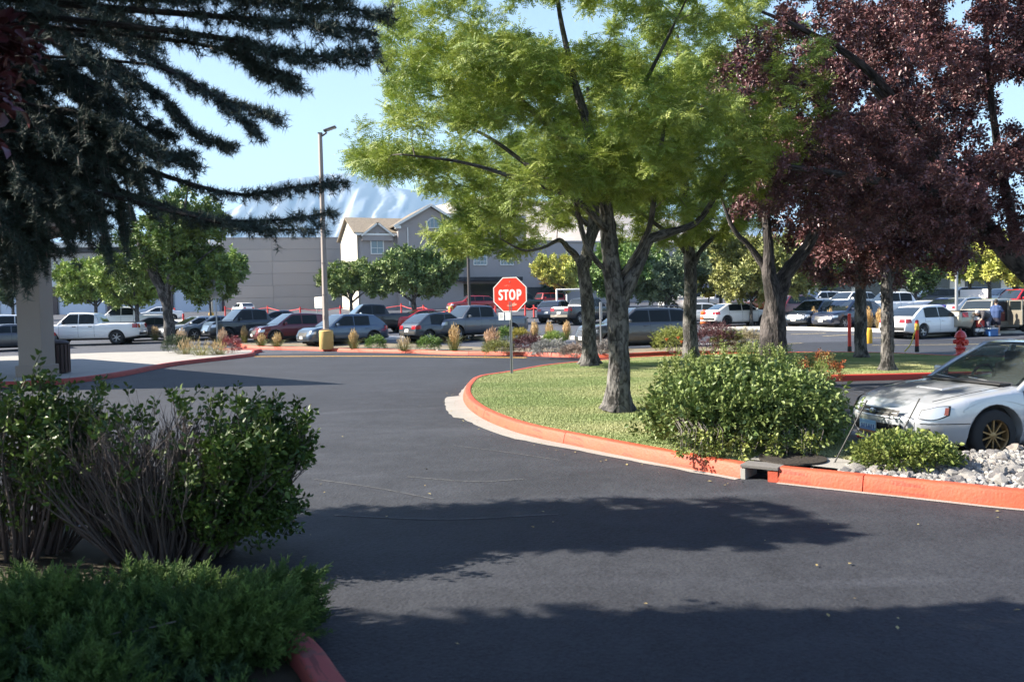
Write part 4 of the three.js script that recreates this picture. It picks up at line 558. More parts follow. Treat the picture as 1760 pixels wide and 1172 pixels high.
lotTree(604, 552, 64, 'loose green tree right of the light pole, behind the black pickup', { cy: 3.9, rx: 2.3, ry: 1.4, n: 140, seed: 113, size: 1.4, clump: .40, colA: [.08, .14, .03], colB: [.25, .31, .08] });
lotTree(712, 560, 58, 'full round green tree in front of the gabled store', { cy: 4.0, rx: 2.6, ry: 1.75, n: 240, seed: 127, size: 1.5, trunk: .2, colA: [.075, .135, .035], colB: [.22, .29, .09], clump: .36 });
lotTree(835, 520, 88, 'small yellow green tree left of the stop sign', { cy: 4.6, rx: 1.9, ry: 1.6, n: 60, seed: 131, size: 1.6, colA: YG, colB: YB, trunk: .09 });
lotTree(880, 520, 92, 'thin yellow tree with bare upper twigs behind the stop sign', { cy: 4.6, rx: 2.1, ry: 1.3, n: 45, seed: 137, size: 1.5, colA: YG, colB: YB, trunk: .09, clump: .42 });
lotTree(975, 530, 78, 'yellow green tree left of the second locust trunk', { cy: 4.2, rx: 2.9, ry: 1.8, n: 130, seed: 139, size: 1.6, colA: YG, colB: YB });
lotTree(1080, 545, 66, 'bright green tree showing between the near locust limbs', { cy: 4.0, rx: 3.2, ry: 2.4, n: 200, seed: 149, size: 1.6, colA: [.07, .14, .03], colB: [.20, .30, .08] });
lotTree(1145, 545, 66, 'grey green tree behind the grey family car roof', { cy: 3.2, rx: 2.2, ry: 1.9, n: 120, seed: 151, size: 1.5, colA: [.07, .11, .05], colB: [.19, .24, .13] });
lotTree(1240, 540, 70, 'yellow green tree behind the white hatchback', { cy: 4.6, rx: 3.0, ry: 2.6, n: 200, seed: 157, size: 1.6, colA: [.12, .16, .03], colB: [.30, .31, .08] });
lotTree(1292, 560, 56, 'olive tree left of the forked plum stem', { cy: 3.6, rx: 2.1, ry: 1.9, n: 130, seed: 163, size: 1.4, colA: [.13, .15, .035], colB: [.28, .28, .08], trunk: .1 });
lotTree(1347, 563, 54, 'olive tree with a thin pale trunk right of the forked plum stem', { cy: 3.8, rx: 1.9, ry: 1.7, n: 120, seed: 167, size: 1.4, colA: [.12, .15, .04], colB: [.27, .28, .09], trunk: .13 });
lotTree(1430, 530, 74, 'dark green tree behind the dark navy cars', { cy: 4.4, rx: 3.0, ry: 2.2, n: 150, seed: 173, size: 1.7 });
lotTree(1575, 545, 66, 'small dark green tree above the white hatchback at right', { cy: 3.4, rx: 1.9, ry: 1.5, n: 100, seed: 179, size: 1.5, colA: [.04, .08, .02], colB: [.14, .2, .05], trunk: .12 });
lotTree(1668, 530, 72, 'open limbed green tree behind the white board', { cy: 4.8, rx: 2.2, ry: 1.6, n: 60, seed: 181, size: 1.4, clump: .42, fork: .5 });
lotTree(1702, 530, 70, 'yellow green tree right of the white board', { cy: 4.4, rx: 2.0, ry: 2.0, n: 110, seed: 191, size: 1.5, colA: YG, colB: [.34, .36, .08] });
lotTree(1748, 540, 66, 'yellow tree beside the leaning plum trunk', { cy: 4.0, rx: 1.8, ry: 1.8, n: 100, seed: 193, size: 1.5, colA: YG, colB: YB });
lotTree(22, 552, 60, 'small tree left of the canopy pillar', { cy: 3.6, rx: 2.3, ry: 1.5, n: 80, seed: 197, size: 1.5, colA: [.03, .06, .02], colB: [.1, .14, .03] });
lotTree(950, 522, 96, 'dark conifer shaped evergreen against the taupe store wall', { cy: 3.0, rx: 1.6, ry: 2.4, n: 100, seed: 199, size: 1.7, colA: [.02, .045, .02], colB: [.06, .1, .04] });
// ------------------------------------------------------------------ shrubs and grasses
function shrub(name, label, cat, p, { rx, ry, rz, n, leaf, mat = LEAFG, colA, colB, size = 1, seed, stems = 14, up = .3, group, flat = .2, shell = .55, spike = 0 }) {
  const o = thing(name, label, cat, p, 0, group), R = rng(seed), gs = leaf.map(() => ({ m: [], c: [] })), st = [];
  for (let i = 0; i < stems; i++) { const a = R() * TAU, r = Math.sqrt(R()) * .8; st.push(tube([V(Math.cos(a) * r * rx * .35, 0, Math.sin(a) * r * rz * .35), V(Math.cos(a) * r * rx * .7, ry * .7, Math.sin(a) * r * rz * .7), V(Math.cos(a) * r * rx, ry * 1.5, Math.sin(a) * r * rz)], [.012, .009, .003].map((q) => q * Math.min(1.4, ry * 1.6)), 4)); }
  for (let i = 0; i < n; i++) {
    const d = rdir(R); if (d.y < -.55) d.y *= -.5; const bump = .86 + .3 * fbm(d.x * 2.2 + seed, d.z * 2.2 + d.y * 2, 3), q = (shell + (1 - shell) * Math.pow(R(), .6)) * bump * (R() < spike ? 1.2 : 1);
    if (d.y < 0) { const k = Math.hypot(d.x, d.z) || 1, m = lerp(1, 1 / k, .75); d.x *= m; d.z *= m; } const pos = V(d.x * rx * q, Math.max(.02, ry * (1 - flat) + d.y * ry * q), d.z * rz * q), dir = d.clone().add(rdir(R).multiplyScalar(.8)).add(V(0, up, 0)), g = gs[(R() * gs.length) | 0];
    g.m.push(frame(pos, dir, V((R() - .5), 1, (R() - .5)), size * (.7 + R() * .6))); g.c.push(mixc(colA, colB, R(), .8 + R() * .4));
  }
  mesh('stems', merge(st), M.twig, o).userData.kind = 'stuff'; gs.forEach((g, i) => instanced('foliage', leaf[i], mat, g.m, g.c, o)); return o;
}
const SPRIG = [sprigGeo(21, 7, .13, .055, .036), sprigGeo(22, 8, .15, .05, .034)], SMALL = [sprigGeo(23, 12, .14, .04, .02, 4)], BIGS = [sprigGeo(25, 14, .24, .075, .045, 4)];
{ const c = G(1290, 765, .15), o = shrub('round_bush', 'large leafy green bush overhanging the orange kerb beside the silver car', 'bush', [2.78, .1, -9.72], { rx: 1.06, ry: .44, rz: .92, n: 6200, leaf: SPRIG, colA: [.095, .15, .04], colB: [.25, .31, .11], seed: 201, stems: 60, up: .5, flat: .02, shell: .6, spike: .06, size: .95 });
  const R = rng(3), b = [], ms = [], cs = []; for (let i = 0; i < 70; i++) { const x = -1.0 + R() * 1.5, z = .74 + .30 * (x + 1.1) * .35 + R() * .22, p = [V(x, .42, z - .25), V(x + .05 * R(), .32, z), V(x - .1 * R(), .04 + R() * .1, z + .12 + R() * .1)]; b.push(tube(p, [.003, .0025, .0015], 4)); for (let j = 0; j < 3; j++) { ms.push(frame(V().lerpVectors(p[1], p[2], R()), rdir(R).add(V(0, -.4, .3)), rdir(R), .6 + R() * .3)); cs.push(mixc([.09, .13, .03], [.25, .28, .07], R(), 1)); } } instanced('hanging_sprigs', SPRIG[0], LEAFG, ms, cs, o); mesh('hanging_twigs', merge(b), M.twig, o);
  const ms2 = [], cs2 = []; for (let i = 0; i < 110; i++) { const a = R() * 2 - 1, x = a * 1.0, z = (R() - .7) * .8, h = .90 + R() * .2 - a * a * .22; for (let j = 0; j < 3; j++) { ms2.push(frame(V(x + (R() - .5) * .05, h + j * .04, z), V((R() - .5) * .5, 1, (R() - .5) * .5), rdir(R), .7)); cs2.push(mixc([.12, .17, .04], [.26, .30, .09], R(), 1)); } } instanced('top_shoots', SMALL[0], LEAFG, ms2, cs2, o); }
shrub('low_bush', 'low green bush among the rocks in front of the silver car', 'bush', [G(1550, 803, .1).x, .1, -8.05], { rx: .46, ry: .17, rz: .34, n: 620, leaf: SPRIG, colA: [.10, .15, .035], colB: [.25, .29, .08], seed: 203, stems: 20, size: .72, up: .4 });
{ // twiggy shrub on the near left and the leafy one at the frame edge
  const tw = (label, pos, W, Z, H, seed, nst, leafAt, cntLeaf, low) => {
    const o = thing('twiggy_shrub', label, 'shrub', pos), R = rng(seed), st = [], ms = [], cs = [];
    for (let i = 0; i < nst; i++) {
      const a = R() * TAU, r = Math.sqrt(R()), bx = Math.cos(a) * r * W * .42, bz = Math.sin(a) * r * Z * .5, fan = .75 + .5 * R(), top = H * (.62 + .36 * R()) * (1 - .22 * r * r), ex = bx + Math.cos(a) * r * W * .62 * fan, ez = bz + Math.sin(a) * r * Z * .5 * fan;
      const p = spline([V(bx, 0, bz), V(lerp(bx, ex, .4) + (R() - .5) * .1, top * .4, lerp(bz, ez, .4)), V(lerp(bx, ex, .75) + (R() - .5) * .12, top * .75, lerp(bz, ez, .8)), V(ex + (R() - .5) * .1, top, ez)], 8), r0 = .006 + R() * .011; st.push(tube(p, (t) => lerp(r0, .0018, t), 5, .2, i, false));
      for (let k = 0; k < 7; k++) { const t = .08 + R() * .85, f = t * 8, q = V().lerpVectors(p[f | 0], p[Math.min(8, (f | 0) + 1)], f % 1), dd = V(Math.cos(a) * .3 + (R() - .5) * .9, .7 + R() * .6, Math.sin(a) * .3 + (R() - .5) * .9).normalize(), L = .10 + R() * .26, e = q.clone().addScaledVector(dd, L), m = q.clone().addScaledVector(dd, L * .5).addScaledVector(rdir(R), .02); st.push(tube([q, m, e], [.0032, .0025, .001], 3, 0, 1, false)); const e2 = m.clone().addScaledVector(V(dd.x + (R() - .5) * 1.4, dd.y, dd.z + (R() - .5) * 1.4), L * .4); st.push(tube([m, e2], [.002, .001], 3, 0, 1, false));
        const w = leafAt(e, H); for (let j = 0; j < cntLeaf; j++) if (R() < w) { ms.push(frame(V().lerpVectors(q, e, .35 + R() * .65), dd.clone().add(rdir(R).multiplyScalar(.7)), rdir(R), .8 + R() * .4)); cs.push(mixc([.028, .064, .015], [.095, .15, .03], R(), .8 + R() * .5)); } }
    }
    if (low) for (let i = 0; i < 90; i++) { const a = (R() - .45) * 2.2, L = W * (.65 + .35 * R()), hh = .12 + R() * .75, e = V(Math.cos(a) * L, hh, Math.sin(a) * L * Z / W), q = V(Math.cos(a) * L * .5, hh * .8 + .1, Math.sin(a) * L * .5 * Z / W); st.push(tube([V(.1, 0, 0), q, e], [.006, .004, .0015], 4, 0, 1, false)); for (let j = 0; j < 9; j++) { const u = .45 + .55 * R(), c = V().lerpVectors(q, e, u * 1.6 - .6); ms.push(frame(c.addScaledVector(rdir(R), .05), V(Math.cos(a), .4, Math.sin(a)).add(rdir(R).multiplyScalar(.8)), rdir(R), .8 + R() * .4)); cs.push(mixc([.028, .064, .015], [.095, .15, .03], R(), .8 + R() * .5)); } }
    mesh('stems', merge(st), std(.10, .082, .078, .9), o).userData.kind = 'stuff'; instanced('leaves', sprigGeo(31, 6, .11, .045, .026), LEAFG, ms, cs, o); return o;
  };
  tw('wide bare twigged shrub with green leafy edges on the near left', [-2.55, .03, -5.95], 1.0, .62, 1.10, 301, 300, (e, H) => (e.x > .56 ? .7 : e.x > .40 ? .3 : .02) + (e.y > H * .95 ? .16 : 0) + (e.x < -.55 ? .25 : 0), 4, true);
  tw('taller leafy shrub at the left edge in front of the canopy pillar', [-3.72, .03, -6.1], .84, .66, 1.33, 307, 95, (e, H) => .16 + (e.y > H * .65 ? .42 : 0), 4);
}
{ // juniper in the corner: plumes of scale-leaved sprays
  const plume = (seed) => { const R = rng(seed), T = []; for (let i = 0; i < 16; i++) { const t = .1 + .85 * i / 16, a = i * 2.4, L = .05 * (1.15 - t * .8), b = V(t * .15, t * t * .015, 0), d = V(.9, Math.sin(a) * .7, Math.cos(a) * .7).normalize(), e = b.clone().addScaledVector(d, L); T.push(tube([b, e], [.0036, .0012], 3, 0, 1, false)); for (let j = 0; j < 2; j++) { const q = V().lerpVectors(b, e, .35 + j * .3), dd = d.clone().add(rdir(R).multiplyScalar(.6)).normalize(); T.push(tube([q, q.clone().addScaledVector(dd, L * .5)], [.003, .001], 3, 0, 1, false)); } } T.push(tube([V(0, 0, 0), V(.08, .005, 0), V(.17, .02, 0)], [.004, .004, .0015], 3, 0, 1, false)); return merge(T); };
  const o = thing('juniper', 'low spreading green juniper in the near left corner', 'shrub', [-2.66, 0, -4.02]), R = rng(401), g = [plume(1), plume(2)], G2 = [[], []], C2 = [[], []], st = [];
  for (let c = 0; c < 215; c++) { const cx = (R() * 2 - 1) * 1.42, cz = (R() * 2 - 1) * .82, e = 1 - Math.pow(Math.abs(cx) / 1.5, 7) - Math.pow(Math.abs(cz) / .86, 3); if (e < .03) continue;
    if (cx > 1.22 + .3 * vnoise(cz * 5 + 3, 2)) continue; const h = (.06 + .26 * Math.pow(e, .4)) * (.45 + .95 * vnoise(cx * 3.1 + 5, cz * 3.7) + .35 * (R() - .5)) * (cx > .6 ? 1 - (cx - .6) * .22 : 1) * (1 - .08 * (cx + 1.46)), cr = .10 + R() * .09, tone = R(), lx = cx * .45 + (R() - .5) * .5, lz = cz * .4 + .3 + (R() - .5) * .5;
    for (let i = 0; i < 34; i++) { const a = R() * TAU, q = Math.sqrt(R()), x = cx + Math.cos(a) * q * cr, z = cz + Math.sin(a) * q * cr, y = Math.max(.02, h - q * q * cr * .9 - R() * .07), k = R() < .5 ? 0 : 1;
      G2[k].push(frame(V(x, y, z), V(Math.cos(a) * q * 1.1 + lx, .85 + R() * .5 - q * .3, Math.sin(a) * q * 1.1 + lz), rdir(R), .65 + R() * .55)); C2[k].push(mixc([.036, .088, .018], [.125, .205, .042], clamp(tone * .7 + R() * .4, 0, 1), .7 + R() * .5)); } }
  for (let c = 0; c < 26; c++) { const cx = 1.12 + R() * .34, cz = -.42 + R() * .62 - (cx - 1.12) * .3, h = .2 + .16 * R(), tone = R(); for (let i = 0; i < 30; i++) { const a = R() * TAU, q = Math.sqrt(R()), k = R() < .5 ? 0 : 1; G2[k].push(frame(V(cx + Math.cos(a) * q * .11, Math.max(.02, h - q * q * .1 - R() * .1), cz + Math.sin(a) * q * .11), V(.7 + Math.cos(a) * q, .8 + R() * .4 - q * .3, .25 + Math.sin(a) * q), rdir(R), .65 + R() * .5)); C2[k].push(mixc([.036, .088, .018], [.125, .205, .042], clamp(tone * .7 + R() * .4, 0, 1), .7 + R() * .5)); } }
  for (let i = 0; i < 1500; i++) { const x = (R() * 2 - 1) * 1.42, z = (R() * 2 - 1) * .82, e = 1 - Math.pow(Math.abs(x) / 1.46, 3) - Math.pow(Math.abs(z) / .86, 3); if (e < .02) continue; G2[0].push(frame(V(x, (.05 + .2 * e) * R(), z), V((R() - .5) * 1.6, .6, (R() - .5) * 1.6), rdir(R), .8)); C2[0].push(mixc([.03, .07, .025], [.07, .13, .04], R(), 1)); }
  for (let i = 0; i < 60; i++) { const a = R() * TAU, r = R(); st.push(tube([V(0, 0, 0), V(Math.cos(a) * r * .6, .15, Math.sin(a) * r * .4), V(Math.cos(a) * r * 1.15, .26, Math.sin(a) * r * .8)], [.014, .009, .003], 4)); }
  mesh('stems', merge(st), M.twig, o); instanced('sprays', g[0], std(1, 1, 1, .7), G2[0], C2[0], o); instanced('sprays', g[1], std(1, 1, 1, .7), G2[1], C2[1], o);
}
{ // near bed under those shrubs with its red kerb
  const k = pathXZ([[-.35, -3.0], [-.72, -3.55], [-1.08, -4.15], [-1.8, -4.62], [-2.6, -4.85], [-4, -4.95], [-9, -5]], 70);
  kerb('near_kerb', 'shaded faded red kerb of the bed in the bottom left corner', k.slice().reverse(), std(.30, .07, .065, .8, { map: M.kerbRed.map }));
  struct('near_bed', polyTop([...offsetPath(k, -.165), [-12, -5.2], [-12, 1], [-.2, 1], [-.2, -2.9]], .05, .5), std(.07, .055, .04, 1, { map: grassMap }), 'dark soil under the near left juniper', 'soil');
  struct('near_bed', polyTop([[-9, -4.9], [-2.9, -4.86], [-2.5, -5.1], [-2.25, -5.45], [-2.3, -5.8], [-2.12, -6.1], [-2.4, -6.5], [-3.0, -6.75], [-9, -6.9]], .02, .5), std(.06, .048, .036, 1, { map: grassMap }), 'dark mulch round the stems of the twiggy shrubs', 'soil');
}
function feather(name, label, px, py, h, w, { tan = [.46, .33, .15], base = [.17, .19, .05], seed, group, plume = 1, lowy = 0 } = {}) {   // upright feather grass
  const o = thing(name, label, 'ornamental grass', G(px, py, .1), 0, group), R = rng(seed), P = [], I = [], P2 = [], I2 = [];
  const blade = (p, i, a, b, c, wd) => { const k = p.length / 3, s = V(-(c.z - a.z), 0, c.x - a.x); if (s.lengthSq() < 1e-5) s.set(1, 0, 0); s.normalize().multiplyScalar(wd); p.push(a.x - s.x, a.y, a.z - s.z, a.x + s.x, a.y, a.z + s.z, b.x + s.x * .8, b.y, b.z + s.z * .8, b.x - s.x * .8, b.y, b.z - s.z * .8, c.x, c.y, c.z); i.push(k, k + 1, k + 2, k, k + 2, k + 3, k + 3, k + 2, k + 4); };
  for (let i = 0; i < 130; i++) { const a = R() * TAU, r = R() * w * .35, q = (.6 + .8 * R()) * w * .8, hh = h * (.3 + .3 * R()), A = V(Math.cos(a) * r, 0, Math.sin(a) * r); blade(P, I, A, A.clone().add(V(Math.cos(a) * q * .4, hh * .75, Math.sin(a) * q * .4)), A.clone().add(V(Math.cos(a) * q, hh * (.9 - lowy * .3), Math.sin(a) * q)), .008); }
  for (let i = 0; i < 90 * plume; i++) { const a = R() * TAU, r = R() * w * .16, qn = Math.sqrt(R()), q = w * .46 * qn, hh = h * (1 - .38 * qn * qn) * (.74 + .26 * R()), A = V(Math.cos(a) * r, 0, Math.sin(a) * r), E = V(Math.cos(a) * q, hh, Math.sin(a) * q), S = V().lerpVectors(A, E, .5); blade(P2, I2, A, V().lerpVectors(A, E, .3), S, .005); for (let j = 0; j < 5; j++) { const m = V().lerpVectors(A, E, .46 + .12 * j), e = m.clone().add(V((R() - .5) * .10, .07 + R() * .1, (R() - .5) * .10)); blade(P2, I2, m, V().lerpVectors(m, e, .5), e, .013); } }
  mesh('blades', geo(P, I), phys(...base, .8, { transmission: .2, side: THREE.DoubleSide }), o); if (plume) mesh('plumes', geo(P2, I2), phys(...tan, .9, { transmission: .25, side: THREE.DoubleSide }), o); return o;
}
feather('feather_grass', 'tan feather grass clump right of the yellow pole base', 608, 601, 1.05, .55, { seed: 1 });
feather('feather_grass', 'low pale grass clump left of the second green mound', 694, 603, .75, .75, { seed: 2, plume: .5, tan: [.42, .33, .2] });
feather('feather_grass', 'tall tan feather grass between the two rounded green mounds and stop sign', 781, 604, 1.35, .62, { seed: 3, tan: [.48, .33, .15] });
feather('feather_grass', 'pinkish airy grass clump left of the stop sign post', 846, 603, 1.1, .85, { seed: 4, tan: [.42, .27, .17], plume: 1.1 });
feather('feather_grass', 'golden feather grass first of three right of the stop sign post', 919, 588, 1.15, .5, { seed: 5, tan: [.56, .40, .19] });
feather('feather_grass', 'golden feather grass middle of three behind the green shrub', 945, 586, 1.1, .5, { seed: 6, tan: [.56, .40, .19] });
feather('feather_grass', 'golden feather grass at the nose of the grey family car', 974, 584, 1.05, .5, { seed: 7, tan: [.58, .40, .2] });
feather('feather_grass', 'thin tan grass tuft before the maroon car bonnet', 420, 590, 1.0, .45, { seed: 8 }); feather('feather_grass', 'small tan grass tuft before the maroon car wheel', 449, 596, .75, .5, { seed: 9, plume: .6 }); feather('feather_grass', 'leaning tan grass tuft under the maroon car door', 476, 597, .8, .6, { seed: 10, plume: .7 });
feather('feather_grass', 'tan grass clump left of the pale foot of the forked limbed tree', 266, 585, .95, .55, { seed: 12, tan: [.4, .28, .14] });
[[1400, 562, 'first tan feather grass from the left on the pale kerb by the dark cars'], [1428, 563, 'second tan feather grass from the left on the pale kerb by the dark cars'], [1456, 563, 'tan feather grass on the pale kerb just left of the thin red post'], [1493, 564, 'tan feather grass on the pale kerb behind the yellow bollard'], [1513, 565, 'tan feather grass on the pale kerb left of the slim pale trunk']].forEach(([x, y, l], i) => feather('feather_grass', l, x, y, 1.25, .55, { seed: 20 + i, tan: [.56, .37, .14], base: [.36, .26, .1] }));
feather('meadow_grass', 'broad yellow green grass mound at the tip of the concrete walk', 345, 612, .85, 1.15, { seed: 30, plume: .35, base: [.22, .23, .07], tan: [.38, .3, .15] }); feather('meadow_grass', 'yellow green grass mound against the walk tip, left side', 318, 610, .8, .9, { seed: 31, plume: .5, base: [.19, .2, .07], tan: [.4, .3, .16] }); feather('meadow_grass', 'yellow green grass mound beside the red flowers', 375, 611, .75, .8, { seed: 32, plume: .3, base: [.22, .23, .08] }); feather('feather_grass', 'pale seed headed grass behind the walk tip mounds', 312, 597, 1.1, .7, { seed: 33, tan: [.45, .34, .22] }); feather('feather_grass', 'pale grass at the foot of the sign seen from behind', 383, 596, 1.05, .6, { seed: 34, tan: [.42, .3, .2] });
const mound = (name, label, px, py, rx, ry, colA, colB, seed, o = {}) => shrub(name, label, o.cat ?? 'shrub', G(px, py, .1), { rx, ry, rz: rx * .9, n: o.n ?? 420, leaf: o.leaf ?? SMALL, colA, colB, seed, size: o.size ?? 1, stems: 10, flat: .15, up: .4, spike: o.spike ?? 0 });
mound('green_mound', 'first rounded bright green shrub right of the blue car', 646, 601, .46, .32, [.07, .15, .03], [.19, .30, .06], 501); mound('green_mound', 'second rounded bright green shrub in the strip before the dark hatchback', 737, 602, .48, .32, [.07, .15, .03], [.19, .30, .06], 502); mound('green_mound', 'rounded green shrub just left of the stop sign post', 868, 587, .36, .38, [.08, .16, .03], [.2, .3, .06], 503);
mound('yellow_mound', 'rounded yellow green shrub just right of the stop sign post', 894, 588, .42, .36, [.22, .21, .03], [.42, .36, .06], 504); mound('barberry', 'dark maroon shrub right of the stop sign post', 908, 607, .62, .36, [.05, .018, .025], [.13, .05, .06], 505, { spike: .1 }); mound('green_mound', 'bright green shrub below the golden grasses', 951, 597, .5, .36, [.12, .20, .03], [.27, .36, .07], 506); mound('lavender', 'grey lavender mound before the green shrub', 945, 612, .62, .28, [.19, .20, .18], [.36, .36, .36], 507, { spike: .15 }); mound('lavender', 'grey brown dried mound under the car number plate', 990, 613, .5, .2, [.2, .15, .12], [.36, .30, .26], 508); mound('lavender', 'grey lavender mound between the two locust trunks', 1042, 610, .5, .25, [.2, .19, .17], [.36, .34, .34], 509, { spike: .12 }); mound('low_shrub', 'olive shrub left of the stop sign foot', 858, 608, .6, .24, [.13, .15, .04], [.28, .29, .09], 510);
mound('daylily', 'yellow green clump with orange flowers before the third locust', 1160, 607, .72, .5, [.16, .21, .04], [.36, .38, .1], 511, { spike: .15, n: 600 }); mound('barberry', 'large maroon barberry right of the third locust trunk', 1222, 607, .80, .55, [.06, .022, .028], [.19, .085, .095], 512, { n: 700, spike: .12 }); mound('low_shrub', 'yellow green low shrub right of the maroon barberry', 1252, 606, .6, .42, [.16, .2, .05], [.34, .35, .1], 513); mound('low_shrub', 'pale dried clump between barberry and forked plum', 1285, 602, .6, .4, [.24, .2, .12], [.42, .38, .25], 514);
mound('flower_plant', 'plant with pink red flowers at the walk tip', 397, 608, .42, .42, [.10, .03, .03], [.42, .08, .10], 515, { n: 260 }); mound('dark_shrub', 'dark green shrub left of the walk tip grasses', 303, 607, .55, .45, [.02, .04, .018], [.07, .11, .035], 516);
for (const [x, y, s] of [[1146, 584, 1], [1166, 581, 1], [1172, 588, 1]]) { const p = D(x, y, 28.6), o = scene.children.find((c) => c.name === 'daylily'); const m = mesh('flower', new THREE.ConeGeometry(.07, .1, 6, 1, true).rotateX(Math.PI), std(.75, .20, .05, .7, { side: THREE.DoubleSide }), o); m.position.copy(p.sub(o.position)); }
mound('red_tip_shrub', 'thin shrub with red leaf tips behind the bush by the red kerb', 1412, 660, .42, .32, [.14, .15, .04], [.45, .10, .04], 517, { n: 160 });

// ------------------------------------------------------------------ cars
const GLASS = phys(.010, .014, .016, .05, { specularIntensity: .45 }), SCREEN = phys(.014, .02, .022, .04, { clearcoat: 1, clearcoatRoughness: .02 }), LAMPGLASS = phys(.62, .64, .66, .08, { metalness: .45, clearcoat: 1 }), TAIL = phys(.42, .012, .016, .15, { clearcoat: 1 }), TRIM = std(.02, .02, .021, .6), UNDER = std(.012, .012, .012, .9);
const paint = (r, g, b, met = .25, ro = .34) => phys(r, g, b, ro, { metalness: met, clearcoat: 1, clearcoatRoughness: .04 });
const tyreG = lathe([[.62, -.5], [.9, -.5], [.98, -.38], [1, -.2], [1, .2], [.98, .38], [.9, .5], [.62, .5]], 28).rotateX(Math.PI / 2);
function rimGeo(spokes, dish) { const L = [lathe([[.66, -.42], [.66, .40], [.61, .42], [.60, .30], [.58, -.3]], 28).rotateX(Math.PI / 2), lathe([[0, .36], [.12, .36], [.16, .28], [.16, .1]], 16).rotateX(Math.PI / 2)]; for (let i = 0; i < spokes; i++) { const a = i / spokes * TAU; const g = box(.52, spokes > 7 ? .055 : .13, .10, .36, 0, .28, 0); g.rotateZ(a); L.push(g); } return merge(L); }
const RIM5 = rimGeo(5), RIM10 = rimGeo(10), RIM6 = rimGeo(6), BRAKE = cyl(.5, .5, .05, 0, 0, 0, 20).rotateX(Math.PI / 2).translate(0, 0, -.15);
const rimMats = { alu: M.alu, dark: std(.05, .05, .055, .4, { metalness: .6 }), gold: std(.33, .215, .095, .4, { metalness: .55 }), steel: std(.4, .4, .41, .45, { metalness: .6 }) };
const TYPES = {
  suv: { L: 4.6, W: 1.86, H: 1.66, belt: 1.02, wb: 2.7, fo: .92, R: .35, top: [[0, .74], [.05, .86], [.35, .96], [1.2, 1.04], [3.9, 1.06], [4.45, 1.04], [4.6, .86]], cab: [1.08, 2.0, 3.75, 4.48], pil: [.04, .40, .70], sill: .25 },
  big: { L: 5.1, W: 1.93, H: 1.80, belt: 1.16, wb: 3.04, fo: .95, R: .39, top: [[0, .86], [.05, 1.0], [.3, 1.08], [1.35, 1.16], [4.4, 1.19], [4.95, 1.16], [5.1, .98]], cab: [1.30, 2.15, 4.35, 4.98], pil: [.04, .37, .66, .97], sill: .28 },
  hatch: { L: 4.35, W: 1.79, H: 1.5, belt: .94, wb: 2.65, fo: .88, R: .325, top: [[0, .64], [.05, .75], [.4, .86], [1.15, .94], [3.7, 1.0], [4.22, .98], [4.35, .8]], cab: [1.0, 2.0, 3.35, 4.22], pil: [.04, .43, .76], sill: .22 },
  sedan: { L: 4.75, W: 1.83, H: 1.45, belt: .93, wb: 2.8, fo: .92, R: .33, top: [[0, .60], [.05, .71], [.4, .82], [1.3, .92], [3.9, .98], [4.6, .96], [4.75, .78]], cab: [1.2, 2.2, 3.2, 4.15], pil: [.04, .46, .84], sill: .21 },
  pickup: { L: 5.75, W: 1.98, H: 1.90, belt: 1.20, wb: 3.6, fo: .95, R: .40, top: [[0, .90], [.04, 1.08], [.25, 1.16], [1.4, 1.20], [3.60, 1.21], [3.66, 1.24], [5.70, 1.22], [5.75, 1.10]], cab: [1.28, 1.95, 3.30, 3.62], pil: [.05, .50, .93], sill: .36, bed: [3.74, 5.62] },
  jeep: { L: 4.5, W: 1.9, H: 1.84, belt: 1.18, wb: 2.9, fo: .62, R: .41, top: [[0, 1.0], [.05, 1.12], [.4, 1.15], [1.3, 1.18], [4.3, 1.2], [4.45, 1.19], [4.5, 1.1]], cab: [1.25, 1.55, 4.2, 4.42], pil: [.04, .36, .64, .96], sill: .4 },
};
